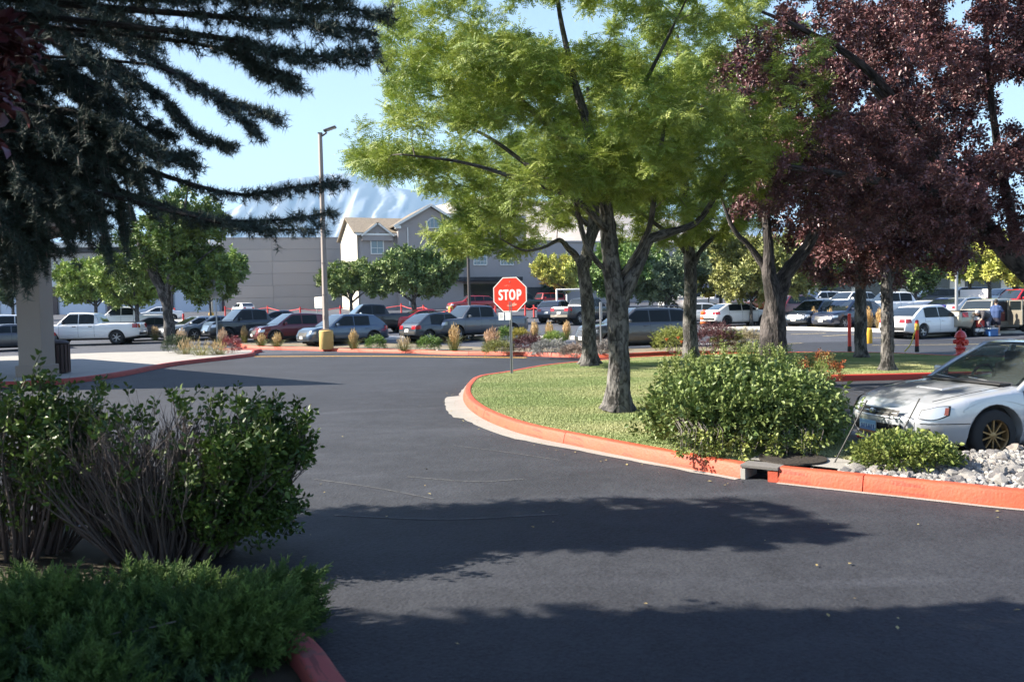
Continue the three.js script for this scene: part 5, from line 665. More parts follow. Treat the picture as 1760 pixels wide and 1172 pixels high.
function car(name, label, type, at, turn, mat, o = {}) {
  const T = { ...TYPES[type], ...(o.dims ?? {}) }, c = thing(name, label, o.cat ?? { suv: 'car', big: 'car', hatch: 'car', sedan: 'car', pickup: 'pickup truck', jeep: 'car' }[type], at, turn);
  const { L, W, H, belt, R: wr } = T, hw0 = W / 2, topY = (s) => { const t = T.top; for (let i = 1; i < t.length; i++) if (s <= t[i][0]) { const u = (s - t[i - 1][0]) / (t[i][0] - t[i - 1][0]); return lerp(t[i - 1][1], t[i][1], u); } return t[t.length - 1][1]; };
  const plan = (s) => { const f = clamp(1 - s / .75, 0, 1), b = clamp(1 - (L - s) / .6, 0, 1), fr = T.round ?? .26; return 1 - fr * (1 - Math.sqrt(1 - .995 * f * f)) - .16 * Math.pow(b, 2.6) - .035 * sstep(Math.abs(s - L / 2) / (L / 2), .35, 1); };
  const mid = (T.sill + belt) / 2, prof = (y) => 1 - .055 * Math.pow(clamp((y - mid) / (belt - mid), -1.1, 1.1), 2) - (y < T.sill + .1 ? .03 : 0);
  const hw = (s, y) => hw0 * plan(s) * prof(y);
  const lean = (s, y) => { const f = clamp(1 - s / .8, 0, 1), b = clamp(1 - (L - s) / .5, 0, 1), noseY = T.noseY ?? belt * .55; return f * f * ((T.lean ?? .16) * clamp((y - noseY) / .35, 0, 1.2) + .07 * clamp((noseY - .1 - y) / .25, 0, 1)) - b * b * (.08 * clamp((y - belt * .6) / .4, 0, 1) + .05 * clamp((belt * .45 - y) / .3, 0, 1)); };
  const X = (s, y) => L / 2 - s - lean(s, y);
  const ra = wr + .055, arches = [T.fo, T.fo + T.wb], yb = (s) => { let y = T.sill + .06 * clamp(1 - s / .7, 0, 1) + .12 * clamp(1 - (L - s) / .6, 0, 1); for (const a of arches) { const d = Math.abs(s - a); if (d < ra - 1e-4) y = Math.max(y, wr + Math.sqrt(ra * ra - d * d)); } return y; };
  // stations
  let S = [0, .004, .015, .035, .065, .11, .16, .22, .32, .46, .62, L - .5, L - .32, L - .18, L - .08, L - .02, L]; for (const a of arches) { for (let i = 0; i <= 14; i++) S.push(a + (ra - 2e-3) * Math.cos(i / 14 * Math.PI)); S.push(a - ra - 1e-3, a + ra + 1e-3); } for (let s = .7; s < L - .5; s += .22) S.push(s); for (const t of T.top) S.push(t[0]);
  S = [...new Set(S.map((s) => Math.round(s * 1e4) / 1e4))].sort((a, b) => a - b);
  const ys = [0, .1, .22, .36, .5, .64, .76, .86, .94], ring = (s) => { const b = yb(s), t = topY(s) - .03, r = []; r.push([X(s, b), b, hw(s, b) * .55]); for (const v of ys) { const y = lerp(b, t, v); r.push([X(s, y), y, hw(s, y)]); } r.push([X(s, t), t + .012, hw(s, t) * .975], [X(s, t), t + .03, hw(s, t) * .92], [X(s, t), t + .045, hw(s, t) * .6], [X(s, t), t + .05, 0]); return r; };
  const half = S.map(ring), full = half.map((r) => [...r, ...r.slice(0, -1).reverse().map((p) => [p[0], p[1], -p[2]])]), parts = [gridGeo(full)];
  for (const e of [0, full.length - 1]) { const r = half[e], rows = r.slice(0, -1).map((p) => [-1, -.9, -.8, -.7, -.6, -.45, -.3, -.15, 0, .15, .3, .45, .6, .7, .8, .9, 1].map((k) => { const bow = e === 0 ? (T.bow ?? .05) * (1 - k * k) : -.03 * (1 - k * k); return [p[0] + bow, p[1], p[2] * k]; })); parts.push(gridGeo(rows)); }
  const bg = merge(parts); bg.deleteAttribute('normal'); bg.deleteAttribute('uv'); const bs = mergeVertices(bg, 2e-4); bs.computeVertexNormals(); mesh('body', bs, mat, c); mesh('underbody', box(L * .86, belt * .45, W * .70, 0, T.sill + belt * .15, 0), UNDER, c);
  for (const a of arches) for (const s of [-1, 1]) mesh('wheel_well', cyl(ra * .98, ra * .98, .34, 0, 0, 0, 20).rotateX(Math.PI / 2).translate(L / 2 - a, wr + .01, s * (hw0 - .3) - .17 * 1), UNDER, c);
  // cabin
  const [a0, a1, r1, r0] = T.cab, ww = hw0 * .93, wR = hw0 * (T.roofW ?? .74), yr = (s) => { if (s < a1) { const u = (s - a0) / (a1 - a0); return lerp(belt - .02, H - .05, Math.pow(u, .92)); } if (s > r1) { const u = (r0 - s) / (r0 - r1); return lerp(belt - .02, H - .05 - (T.slope ?? .04), Math.pow(u, .85)); } const u = (s - a1) / (r1 - a1); return H - .05 + .045 * Math.sin(Math.PI * Math.min(1, u * .95 + .08)) - (T.slope ?? .04) * u; };
  const cw = (y, s) => lerp(ww * Math.min(1, plan(s) * 1.03), wR, clamp((y - belt) / (H - belt), 0, 1)), CS = []; for (let i = 0; i <= 8; i++) CS.push(lerp(a0, a1, i / 8)); for (let i = 1; i < 8; i++) CS.push(lerp(a1, r1, i / 8)); for (let i = 0; i <= 8; i++) CS.push(lerp(r1, r0, i / 8));
  const cring = (s) => { const y = yr(s), q = [[belt - .06, cw(belt - .06, s)], [lerp(belt, y - .05, .5), cw(lerp(belt, y - .05, .5), s)], [y - .05, cw(y - .05, s)], [y - .015, cw(y, s) - .03], [y, cw(y, s) - .09], [y + .012, cw(y, s) * .4], [y + .014, 0]]; return q.map(([yy, z]) => [L / 2 - s, yy, z]); };
  const skip = o.clear, cabRows = CS.map((s) => { const r = cring(s); return [...r, ...r.slice(0, -1).reverse().map((p) => [p[0], p[1], -p[2]])]; });
  if (!skip) mesh('cabin', gridGeo(cabRows), mat, c); else { // open cabin: roof, pillars, seats
    const i0 = CS.indexOf(a1), i1 = CS.lastIndexOf(r1), rf = cabRows.slice(8, 16).map((r) => r.slice(2, r.length - 2)); mesh('roof', gridGeo(rf), mat, c);
    const pl = []; for (const s of [-1, 1]) { const P = (ss, yy) => V(L / 2 - ss, yy, s * (cw(yy, ss) - .012)); pl.push(tube([P(a0, belt - .05), P(lerp(a0, a1, .5), yr(lerp(a0, a1, .5)) - .01), P(a1, H - .07), P(lerp(a1, r1, .5), H - .05), P(r1, H - .1)], .036, 8), tube([P(r1, H - .1), P(lerp(r1, r0, .5), yr(lerp(r1, r0, .5)) - .02), P(r0, belt - .05)], .06, 8)); const sb = lerp(a1, r1, .55); pl.push(tube([P(sb - .05, belt - .05), P(sb, H - .08)], .04, 8)); } pl.forEach((g) => mesh('pillar', g, mat, c));
    const cloth = std(.03, .032, .036, .85); for (const z of [-.36, .36]) { const x = L / 2 - 2.25; mesh('seat', merge([box(.16, .56, .48, x - .05, .80, z, .06), box(.5, .16, .5, x + .2, .52, z, .05), box(.09, .17, .26, x - .08, 1.14, z, .04)]), cloth, c); } mesh('rear_seat', box(.2, .6, 1.2, L / 2 - 3.15, .85, 0, .06), cloth, c); mesh('dashboard', box(.5, .22, 1.36, L / 2 - 1.5, belt - .06, 0, .06), cloth, c); const swl = mesh('steering_wheel', new THREE.TorusGeometry(.18, .018, 8, 24).rotateY(Math.PI / 2).rotateZ(.35), TRIM, c); swl.position.set(L / 2 - 1.82, belt + .02, .36);
    mesh('mirror_inside', box(.04, .07, .24, L / 2 - a1 + .06, H - .2, 0, .01), TRIM, c);
  }
  const gm = o.clear ? phys(.42, .50, .48, .02, { transmission: .92, thickness: 0, side: THREE.DoubleSide, clearcoat: 1 }) : GLASS, sm = o.clear ? gm : SCREEN, off = .008;
  const screen = (sa, sb, name) => { const rows = []; for (let i = 0; i <= 6; i++) { const s = lerp(sa, sb, i / 6), y = yr(s), h = 1e-2, dy = (yr(s + h) - yr(s - h)) / (2 * h), n = 1 / Math.hypot(1, dy), r = []; for (let k = -4; k <= 4; k++) { const z = k / 4 * (cw(y, s) - .075); r.push([L / 2 - s + dy * n * off, y + .013 - .012 * (k / 4) ** 2 + n * off, z]); } rows.push(r); } return mesh(name, gridGeo(rows), sm, c); };
  screen(lerp(a0, a1, .06), lerp(a0, a1, .93), 'windshield'); screen(lerp(r1, r0, .10), lerp(r1, r0, .86), 'rear_window');
  const w0 = a0 + .18, w1 = r0 - .12, pil = T.pil, base = belt + .03;
  for (const sd of [-1, 1]) for (let k = 0; k + 1 < pil.length; k++) { const sa = lerp(w0, w1, pil[k]) + .025, sb = lerp(w0, w1, pil[k + 1]) - .025, rows = [[], [], []]; let okc = 0; for (let i = 0; i <= 10; i++) { const s = lerp(sa, sb, i / 10), t = Math.min(yr(s) - .075, H - .13); const tt = Math.max(base + .005, t); if (t > base + .06) okc++; rows.forEach((r, j) => { const y = lerp(base, tt, j / 2); r.push([L / 2 - s, y, sd * (cw(y, s) + .007)]); }); } if (okc > 2) mesh('side_window', gridGeo(rows), gm, c); }
  // patches on the body side or the front and back faces
  const side = (name, s0, s1, y0, y1, m, sd, of = .008, n = 8) => { const rows = []; for (let j = 0; j <= 4; j++) { const r = []; for (let i = 0; i <= n; i++) { const s = lerp(s0, s1, i / n), y = typeof y0 === 'function' ? lerp(y0(i / n), y1(i / n), j / 4) : lerp(y0, y1, j / 4); r.push([X(s, y) + (s < .4 ? of * 1.2 : s > L - .4 ? -of * 1.2 : 0), y, sd * (hw(s, y) + of)]); } rows.push(r); } return mesh(name, gridGeo(rows), m, c); };
  const face = (name, z0, z1, y0, y1, m, front = true, of = T.bow ? .024 : .012) => { const s = front ? 0 : L, rows = []; for (let j = 0; j <= 4; j++) { const y = lerp(y0, y1, j / 4), r = []; for (let i = 0; i <= 8; i++) { const z = lerp(z0, z1, i / 8), k = z / hw(s, y); r.push([X(s, y) + (front ? (T.bow ?? .05) : -.03) * (1 - k * k) + (front ? of : -of), y, z]); } rows.push(r); } return mesh(name, gridGeo(rows), m, c); };
  const tf = topY(.03), hz = hw(0, tf * .85);
  if (!o.ownFace) {
    for (const s of [-1, 1]) { side('headlight', .015, .34, (u) => tf * (.80 + .03 * u), (u) => tf * (.955 + .035 * u), LAMPGLASS, s); if (!o.plain) { side('taillight', L - .32, L - .02, belt * .78, belt * .98, TAIL, s); } face('taillight', s * hz * .62, s * hw(L, belt * .85) * .98, belt * .78, belt * .97, TAIL, false); }
    const gc = o.grille ?? TRIM; const gr = face('grille', -hz * .66, hz * .66, tf * .62, tf * .93, gc); if (o.detail) { for (let i = 0; i < 3; i++) face('grille_bar', -hz * .64, hz * .64, tf * (.68 + i * .085), tf * (.695 + i * .085), M.chrome, true, .02); }
    face('lower_intake', -hz * .8, hz * .8, T.sill + .12, tf * .52, TRIM); face('front_plate', -.155, .155, tf * .52, tf * .52 + .15, M.whitePaint, true, .022); face('rear_plate', -.155, .155, belt * .62, belt * .62 + .15, M.whitePaint, false, .022); face('rear_bumper', -hw(L, .5) * .95, hw(L, .5) * .95, T.sill + .16, T.sill + .32, o.bumper ?? TRIM, false);
  }
  for (const s of [-1, 1]) {
    const mz = cw(belt + .05, a0 + .35) + .12, mr = mesh('mirror', box(.10, .14, .2, L / 2 - a0 - .42, belt + .09, s * (mz + .02), .035), o.mirror ?? mat, c);
    if (o.cladding) { side('cladding', T.fo + ra + .03, T.fo + T.wb - ra - .03, T.sill + .02, T.sill + .16, TRIM, s, .012); for (const a of arches) { const pts = []; for (let i = 0; i <= 16; i++) { const q = i / 16 * Math.PI, ss = a + Math.cos(q) * (ra + .02), y = wr + Math.sin(q) * (ra + .02); pts.push(V(L / 2 - ss, y, s * (hw(clamp(ss, .05, L - .05), y) + .004))); } mesh('arch_trim', tube(pts, .032, 6), TRIM, c); } }
    const d0 = lerp(w0, w1, pil[0]) - .02, d1 = lerp(w0, w1, pil[1]), d2 = lerp(w0, w1, pil[Math.min(2, pil.length - 1)]);
    for (const [i, d] of [d0, d1, d2].entries()) { const lim = i === 0 ? T.fo + ra + .03 : d; side('door_gap', lim - .006, lim + .006, T.sill + .1, belt - .03, TRIM, s, .003, 1); if (i) mesh('door_handle', box(.2, .035, .04, L / 2 - d + .22, belt - .14, s * (hw(d - .2, belt - .14) + .012), .012), o.handle ?? mat, c); }
  }
  for (const a of arches) for (const s of [-1, 1]) { const w = new THREE.Group(); w.name = 'wheel'; w.position.set(L / 2 - a, wr, s * (hw0 - .135)); w.rotation.y = s < 0 ? Math.PI : 0; c.add(w); const ty = mesh('tyre', tyreG, M.rubber, w); ty.scale.set(wr, wr, .225); const rm = mesh('rim', o.rimG ?? (type === 'pickup' ? RIM6 : RIM5), rimMats[o.rim ?? 'alu'], w); rm.scale.set(wr, wr, .225); const br = mesh('brake_disc', BRAKE, TRIM, w); br.scale.set(wr, wr, .225); w.rotation.z = a; }
  if (T.bed && !o.open) { mesh('bed_floor', box(T.bed[1] - T.bed[0], .02, W * .82, L / 2 - (T.bed[0] + T.bed[1]) / 2, topY(4.5) + .025, 0), TRIM, c); }
  if (o.rails) for (const s of [-1, 1]) mesh('roof_rail', tube([V(L / 2 - a1 - .1, H - .02, s * wR * .86), V(L / 2 - a1 - .3, H + .045, s * wR * .86), V(L / 2 - r1 + .2, H + .03, s * wR * .86), V(L / 2 - r1, H - .04, s * wR * .86)], .022, 6), o.rails, c);
  c.userData.api = { side, face, X, hw, topY, T, yr, cw }; const api = c.userData.api; delete c.userData.api; return { c, ...api };
}
const WHITE = paint(.78, .78, .77, 0, .3), SILVER = paint(.42, .44, .46, .55, .3), GREY = paint(.075, .078, .085, .4), DARKGREY = paint(.030, .033, .038, .4), BLACK = paint(.008, .009, .012, .2), NAVY = paint(.010, .018, .045, .3), STEEL = paint(.06, .095, .15, .45), MAROON = paint(.13, .010, .016, .3), RED = paint(.42, .014, .016, .15), TAN = paint(.33, .30, .24, .4), BLUE = paint(.015, .03, .17, .3);
const PI = Math.PI, cp = (px, py) => G(px, py);
// the silver rally saloon in the bay on the right
{
  const turn = PI + .23, w = G(1710, 795, -.15), dims = { L: 4.41, W: 1.70, H: 1.385, belt: .865, wb: 2.525, fo: .90, R: .315, top: [[0, .54], [.04, .625], [.12, .685], [.5, .78], [1.25, .87], [3.75, .93], [4.3, .91], [4.41, .78]], cab: [1.24, 2.12, 3.0, 3.85], pil: [.04, .48, .88], sill: .19, lean: .20, noseY: .50, round: .33, bow: .14 };
  const f = V(Math.cos(turn), 0, -Math.sin(turn)), lf = V(0, 1, 0).cross(f);     // front and left side of the car
  const ctr = w.clone().addScaledVector(f, -(4.41 / 2 - .90)).addScaledVector(lf, -(.85 - .05));
  const S = paint(.47, .495, .525, .34, .28);
  const k = car('silver_saloon', 'silver rally saloon with gold spoked wheels parked behind the rocks at right', 'sedan', [ctr.x, -.15, ctr.z], turn, S, { dims, clear: true, ownFace: true, rim: 'gold', rimG: RIM10, cat: 'car' }), { c, side, face, X, hw, T } = k, L = 4.41;
  const lampBack = std(.5, .51, .52, .3, { metalness: .6 });
  for (const s of [-1, 1]) {
    const y0 = (u) => .545 + .045 * u - .03 * Math.sin(u * PI), y1 = (u) => .628 + .085 * u - .03 * u * u + .014 * Math.sin(u * PI); side('headlight', .012, .27, y0, y1, LAMPGLASS, s, .010, 14); side('headlight_rim', .006, .30, (u) => y0(u) - .009, (u) => y1(u) + .009, TRIM, s, .005, 12);
    side('turn_lamp', .235, .28, .585, .672, phys(.30, .055, .02, .15, { clearcoat: 1 }), s, .013); const q = side('fog_recess', .015, .24, (u) => .34 + .02 * u, (u) => .43 + .03 * u, lampBack, s, .006); side('fog_lamp', .06, .12, .365, .425, TRIM, s, .011); side('bumper_crease', .03, .55, .475, .486, TRIM, s, .002); side('lip', .02, .52, .22, .245, TRIM, s, .004);
    side('side_skirt', T.fo + .45, T.fo + T.wb - .45, .20, .29, S, s, .018); side('taillight', L - .3, L - .02, .70, .86, TAIL, s);
    side('fender_flare', .46, 1.42, (u) => .61 + .12 * Math.sin(u * PI), (u) => .64 + .13 * Math.sin(u * PI), S, s, .008, 14);
  }
  face('grille', -.37, .37, .535, .622, TRIM); face('grille_bar', -.35, .35, .575, .581, M.chrome, true, .032); face('grille_frame', -.40, .40, .62, .634, S, true, .03); face('grille_frame', -.40, .40, .523, .537, S, true, .03);
  const em = mesh('emblem', lathe([[0, .012], [.055, .010], [.062, 0], [0, 0]], 24).rotateZ(-PI / 2), M.chrome, c); em.scale.set(1, .62, 1); em.position.set(X(0, .578) + .178, .578, 0);
  const stars = []; for (const [z, y] of [[.022, .006], [-.012, .008], [-.03, -.004], [0, -.01], [.02, -.01], [-.014, -.016]]) stars.push(new THREE.OctahedronGeometry(.0065).translate(.016, y, z)); mesh('emblem_stars', merge(stars), std(.2, .25, .4, .3, { metalness: .8 }), em);
  face('lower_intake', -.44, .44, .315, .445, TRIM); face('front_lip', -.62, .62, .205, .235, S, true, .03);
  { const cv = document.createElement('canvas'); cv.width = 256; cv.height = 128; const g = cv.getContext('2d'); const gr = ['#a9d6f5', '#d3ecf9', '#f2fafc']; gr.forEach((q, i) => { g.fillStyle = q; g.fillRect(0, i * 36, 256, 40); }); g.fillStyle = '#86a6d0'; g.beginPath(); g.moveTo(0, 92); g.lineTo(50, 62); g.lineTo(95, 84); g.lineTo(150, 54); g.lineTo(205, 86); g.lineTo(256, 66); g.lineTo(256, 104); g.lineTo(0, 104); g.fill(); g.fillStyle = '#c98a5a'; g.fillRect(0, 104, 256, 24); g.fillStyle = '#5a7fb8'; for (let i = 0; i < 6; i++) g.fillRect(30 + i * 34 + (i > 2 ? 10 : 0), 42, 18, 40);
    const t = new THREE.CanvasTexture(cv); t.colorSpace = THREE.SRGBColorSpace; const pl = mesh('number_plate', box(.012, .155, .31, 0, 0, 0), [std(1, 1, 1, .5, { map: t }), M.alu, M.alu, M.alu, M.alu, M.alu], c); pl.position.set(X(0, .385) + .18, .385, .04); }
  for (const [z0, z1] of [[-.52, .06], [.02, .62]]) mesh('wiper', tube([V(L / 2 - 1.26, .882, z0), V(L / 2 - 1.31, .912, lerp(z0, z1, .5)), V(L / 2 - 1.335, .928, z1)], .008, 6), M.alu, c);
  mesh('cowl', box(.16, .02, 1.3, L / 2 - 1.20, .90, 0, .006), TRIM, c); const sc = new THREE.Shape(); sc.moveTo(-.3, 0); sc.lineTo(.3, 0); sc.lineTo(.26, .055); sc.lineTo(-.26, .055); sc.closePath();
  const scoop = mesh('hood_scoop', new RoundedBoxGeometry(.46, .05, .46, 3, .024), S, c); scoop.position.set(L / 2 - .90, .828, 0); scoop.rotation.z = -.10; mesh('scoop_mouth', box(.01, .022, .38, .227, .004, 0), TRIM, scoop);
  for (const s of [-1, 1]) mesh('hood_gap', tube([V(X(.14, .66), .735, s * .62), V(L / 2 - .6, .815, s * .70), V(L / 2 - 1.15, .89, s * .72)], .004, 4), TRIM, c);
}
// the row behind the planting strip, bonnets towards the camera
const A = PI + .66;
const at = (px, py, fx = 0, fz = 0) => { const p = G(px, py); p.x += fx; p.z += fz; return p; };
car('blue_crossover', 'steel blue crossover directly behind the yellow based light pole', 'suv', at(590, 594), PI + .70, STEEL, { detail: true, cladding: true });
car('maroon_crossover', 'maroon crossover left of the blue one behind the light pole', 'suv', at(503, 589), PI + .68, MAROON, { detail: true, cladding: true });
car('dark_pickup', 'dark grey crew cab pickup left of the maroon crossover', 'pickup', at(436, 585), PI + .70, DARKGREY, { detail: true, rim: 'dark', grille: M.chrome });
car('blue_grey_saloon', 'blue grey saloon whose bonnet shows left of the dark pickup', 'sedan', at(366, 582), PI + .72, paint(.10, .13, .17, .5), {});
car('silver_saloon', 'pale silver saloon nose behind the walk tip grasses', 'sedan', at(340, 583), PI + .74, SILVER, {});
car('dark_saloon', 'dark saloon between the white pickup and the pale tree foot', 'sedan', at(262, 584), PI + .3, BLACK, {});
car('white_pickup', 'white crew cab pickup in side view behind the litter bin', 'pickup', at(158, 592), PI + .12, WHITE, { rim: 'steel', handle: TRIM, mirror: TRIM, detail: true });
car('white_pickup', 'second white pickup further back behind the two stemmed tree', 'pickup', at(222, 569), PI + .25, WHITE, { plain: true });
car('white_wagon', 'white sport utility car cut by the left edge behind the pillar', 'big', at(-10, 590), PI + .5, WHITE, { mirror: TRIM });
car('grey_hatchback', 'dark grey car nose low at the left edge behind the leaves', 'sedan', at(10, 602), PI + .6, GREY, {});
car('white_crossover', 'white crossover alone before the grey store wall', 'suv', at(417, 541), PI - .9, WHITE, { plain: true });
car('white_saloon', 'white car roof showing behind the second white pickup', 'sedan', at(272, 552), PI + .4, WHITE, { plain: true });
car('dark_saloon', 'dark blue saloon behind the maroon crossover roof', 'sedan', at(492, 567), .25, paint(.02, .03, .05, .4), { plain: true });
car('black_pickup', 'black crew cab pickup behind the blue crossover', 'pickup', at(645, 572), PI + .42, BLACK, { mirror: M.chrome, detail: true });
car('red_saloon', 'small red car tail between the black pickup and dark hatchback', 'sedan', at(735, 568), .5, RED, {});
car('dark_hatchback', 'dark slate crossover hatchback seen from behind in the middle', 'hatch', at(757, 587), .74, paint(.035, .045, .06, .4), { cladding: true, rails: TRIM, dims: { H: 1.6, sill: .3 } });
car('grey_pickup', 'blue grey pickup left of the stop sign post', 'pickup', at(822, 583), PI + .62, paint(.09, .10, .12, .45), { plain: true });
car('red_wagon', 'red sport utility car far back left of the stop sign', 'big', at(810, 537), PI + .35, RED, { plain: true });
car('grey_car', 'silver car far back left of the red wagon', 'suv', at(768, 534), PI + .9, SILVER, { plain: true });
car('green_pickup', 'dark green pickup nose right of the stop sign', 'pickup', at(893, 533), .5, paint(.012, .03, .03, .3), { plain: true });
car('red_jeep', 'red boxy off road car right of the stop sign', 'jeep', at(938, 531), PI + .5, RED, { plain: true, rim: 'alu' });
car('blue_car', 'blue grey car tail left of the dark pickup with tan bumper', 'suv', at(958, 553), 1.15, paint(.07, .08, .12, .4), { plain: true });
car('dark_pickup', 'dark pickup tailgate with a tan bumper behind the golden grasses', 'pickup', at(1003, 556), .85, DARKGREY, { bumper: TAN, plain: false });
car('grey_family_car', 'large grey family car in side view behind the locust trunks', 'big', at(1094, 601), PI + .34, paint(.075, .080, .088, .45), { detail: true, rim: 'dark', mirror: GREY, rails: GREY });
car('white_hatchback', 'white hatchback with black wheels right of the orange drum', 'hatch', at(1270, 559), .30, WHITE, { rim: 'dark' });
car('silver_car', 'silver car nose between the third locust trunk and white hatchback', 'sedan', at(1205, 556), PI - .4, SILVER, { plain: true });
car('white_van', 'white delivery van left of the third locust trunk', 'big', at(1180, 535), PI + .2, WHITE, { plain: true, dims: { H: 2.2, belt: 1.3 } });
car('white_pickup', 'white pickup under the yellow sign right of the third locust', 'pickup', at(1232, 535), .2, WHITE, { plain: true });
car('orange_hatch', 'orange car half hidden behind the white hatchback roof', 'hatch', at(1312, 535), PI, paint(.5, .12, .03, .1), { plain: true });
car('dark_car', 'dark car behind the white hatchback', 'sedan', at(1268, 528), PI + .3, BLACK, { plain: true });
car('maroon_wagon', 'dark maroon family car right of the forked plum stem', 'big', at(1375, 551), .55, MAROON, { plain: true });
car('white_wagon', 'white sport utility car behind the maroon family car', 'big', at(1408, 537), PI + .4, WHITE, { plain: true });
car('white_wagon', 'second white sport utility car above the dark navy crossover', 'big', at(1460, 540), PI + .5, WHITE, { plain: true });
car('navy_crossover', 'dark navy crossover nose first behind the leftmost tan grass', 'suv', at(1405, 562), PI + .62, paint(.012, .022, .04, .3), { detail: true, grille: M.chrome });
car('navy_wagon', 'dark navy family car beside the thin red post', 'suv', at(1458, 564), PI + .52, NAVY, { detail: true });
car('white_pickup', 'white pickup top showing between the two slim plum trunks', 'pickup', at(1545, 548), PI + .1, WHITE, { plain: true });
car('white_estate', 'white estate car between the hydrant and the slim pale trunk', 'hatch', at(1592, 579), .42, WHITE, { dims: { H: 1.58, L: 4.6, W: 1.84 } });
car('blue_saloon', 'bright blue car behind the white estate car', 'sedan', at(1636, 548), .6, BLUE, { plain: true });
car('grey_estate', 'light grey car behind the tan pickup cab', 'hatch', at(1668, 549), .4, SILVER, { plain: true });
car('silver_crossover', 'silver crossover far back above the tan pickup roof', 'suv', at(1722, 528), PI + .2, SILVER, { plain: true });
car('red_pickup', 'red car at the right edge behind the tan pickup', 'pickup', at(1765, 544), PI + .2, RED, { plain: true });
car('dark_wagon', 'black family car far back between the plum trunks and the thin grey lamp post', 'big', at(1600, 532), PI, BLACK, { plain: true });
car('dark_wagon', 'dark car far back behind the white board', 'big', at(1655, 528), PI, NAVY, { plain: true });
car('white_saloon', 'white car at the right edge behind the tan pickup bonnet', 'sedan', at(1768, 558), PI + .1, WHITE, { plain: true });
{ // tan pickup with its doors open
  const k = car('tan_pickup', 'tan crew cab pickup with its near doors open and two people beside it', 'pickup', at(1707, 577, .5, -1.35), .40, TAN, { detail: true, dims: { L: 5.55, W: 1.92, H: 1.82 } }), { c } = k, L = 5.55;
  const dk = std(.012, .01, .01, .8); mesh('door_opening', box(1.0, .98, .03, L / 2 - 2.05, 1.16, .945), dk, c); mesh('door_opening', box(.92, .95, .03, L / 2 - 3.02, 1.16, .945), dk, c); mesh('seat', box(.5, .5, .05, L / 2 - 3.05, .95, .965, .02), std(.10, .02, .02, .8), c); mesh('pillar', box(.09, 1.0, .04, L / 2 - 2.55, 1.2, .965), TAN, c);
  for (const [hx, ang, nm] of [[L / 2 - 1.54, 1.15, 'front_door'], [L / 2 - 2.52, 1.25, 'rear_door']]) { const d = mesh(nm, box(.98, .72, .07, -.49, .86, 0, .025), TAN, c); d.position.set(hx, 0, .98); d.rotation.y = ang; mesh('window_frame', merge([box(.05, .5, .05, -.93, 1.45, 0), box(.05, .5, .05, -.1, 1.42, 0), box(.86, .05, .05, -.5, 1.68, 0)]), TAN, d); mesh('door_lining', box(.86, .6, .02, -.49, .86, .04), std(.05, .045, .04, .8), d); mesh('window', box(.8, .44, .012, -.5, 1.43, 0), GLASS, d); }
}

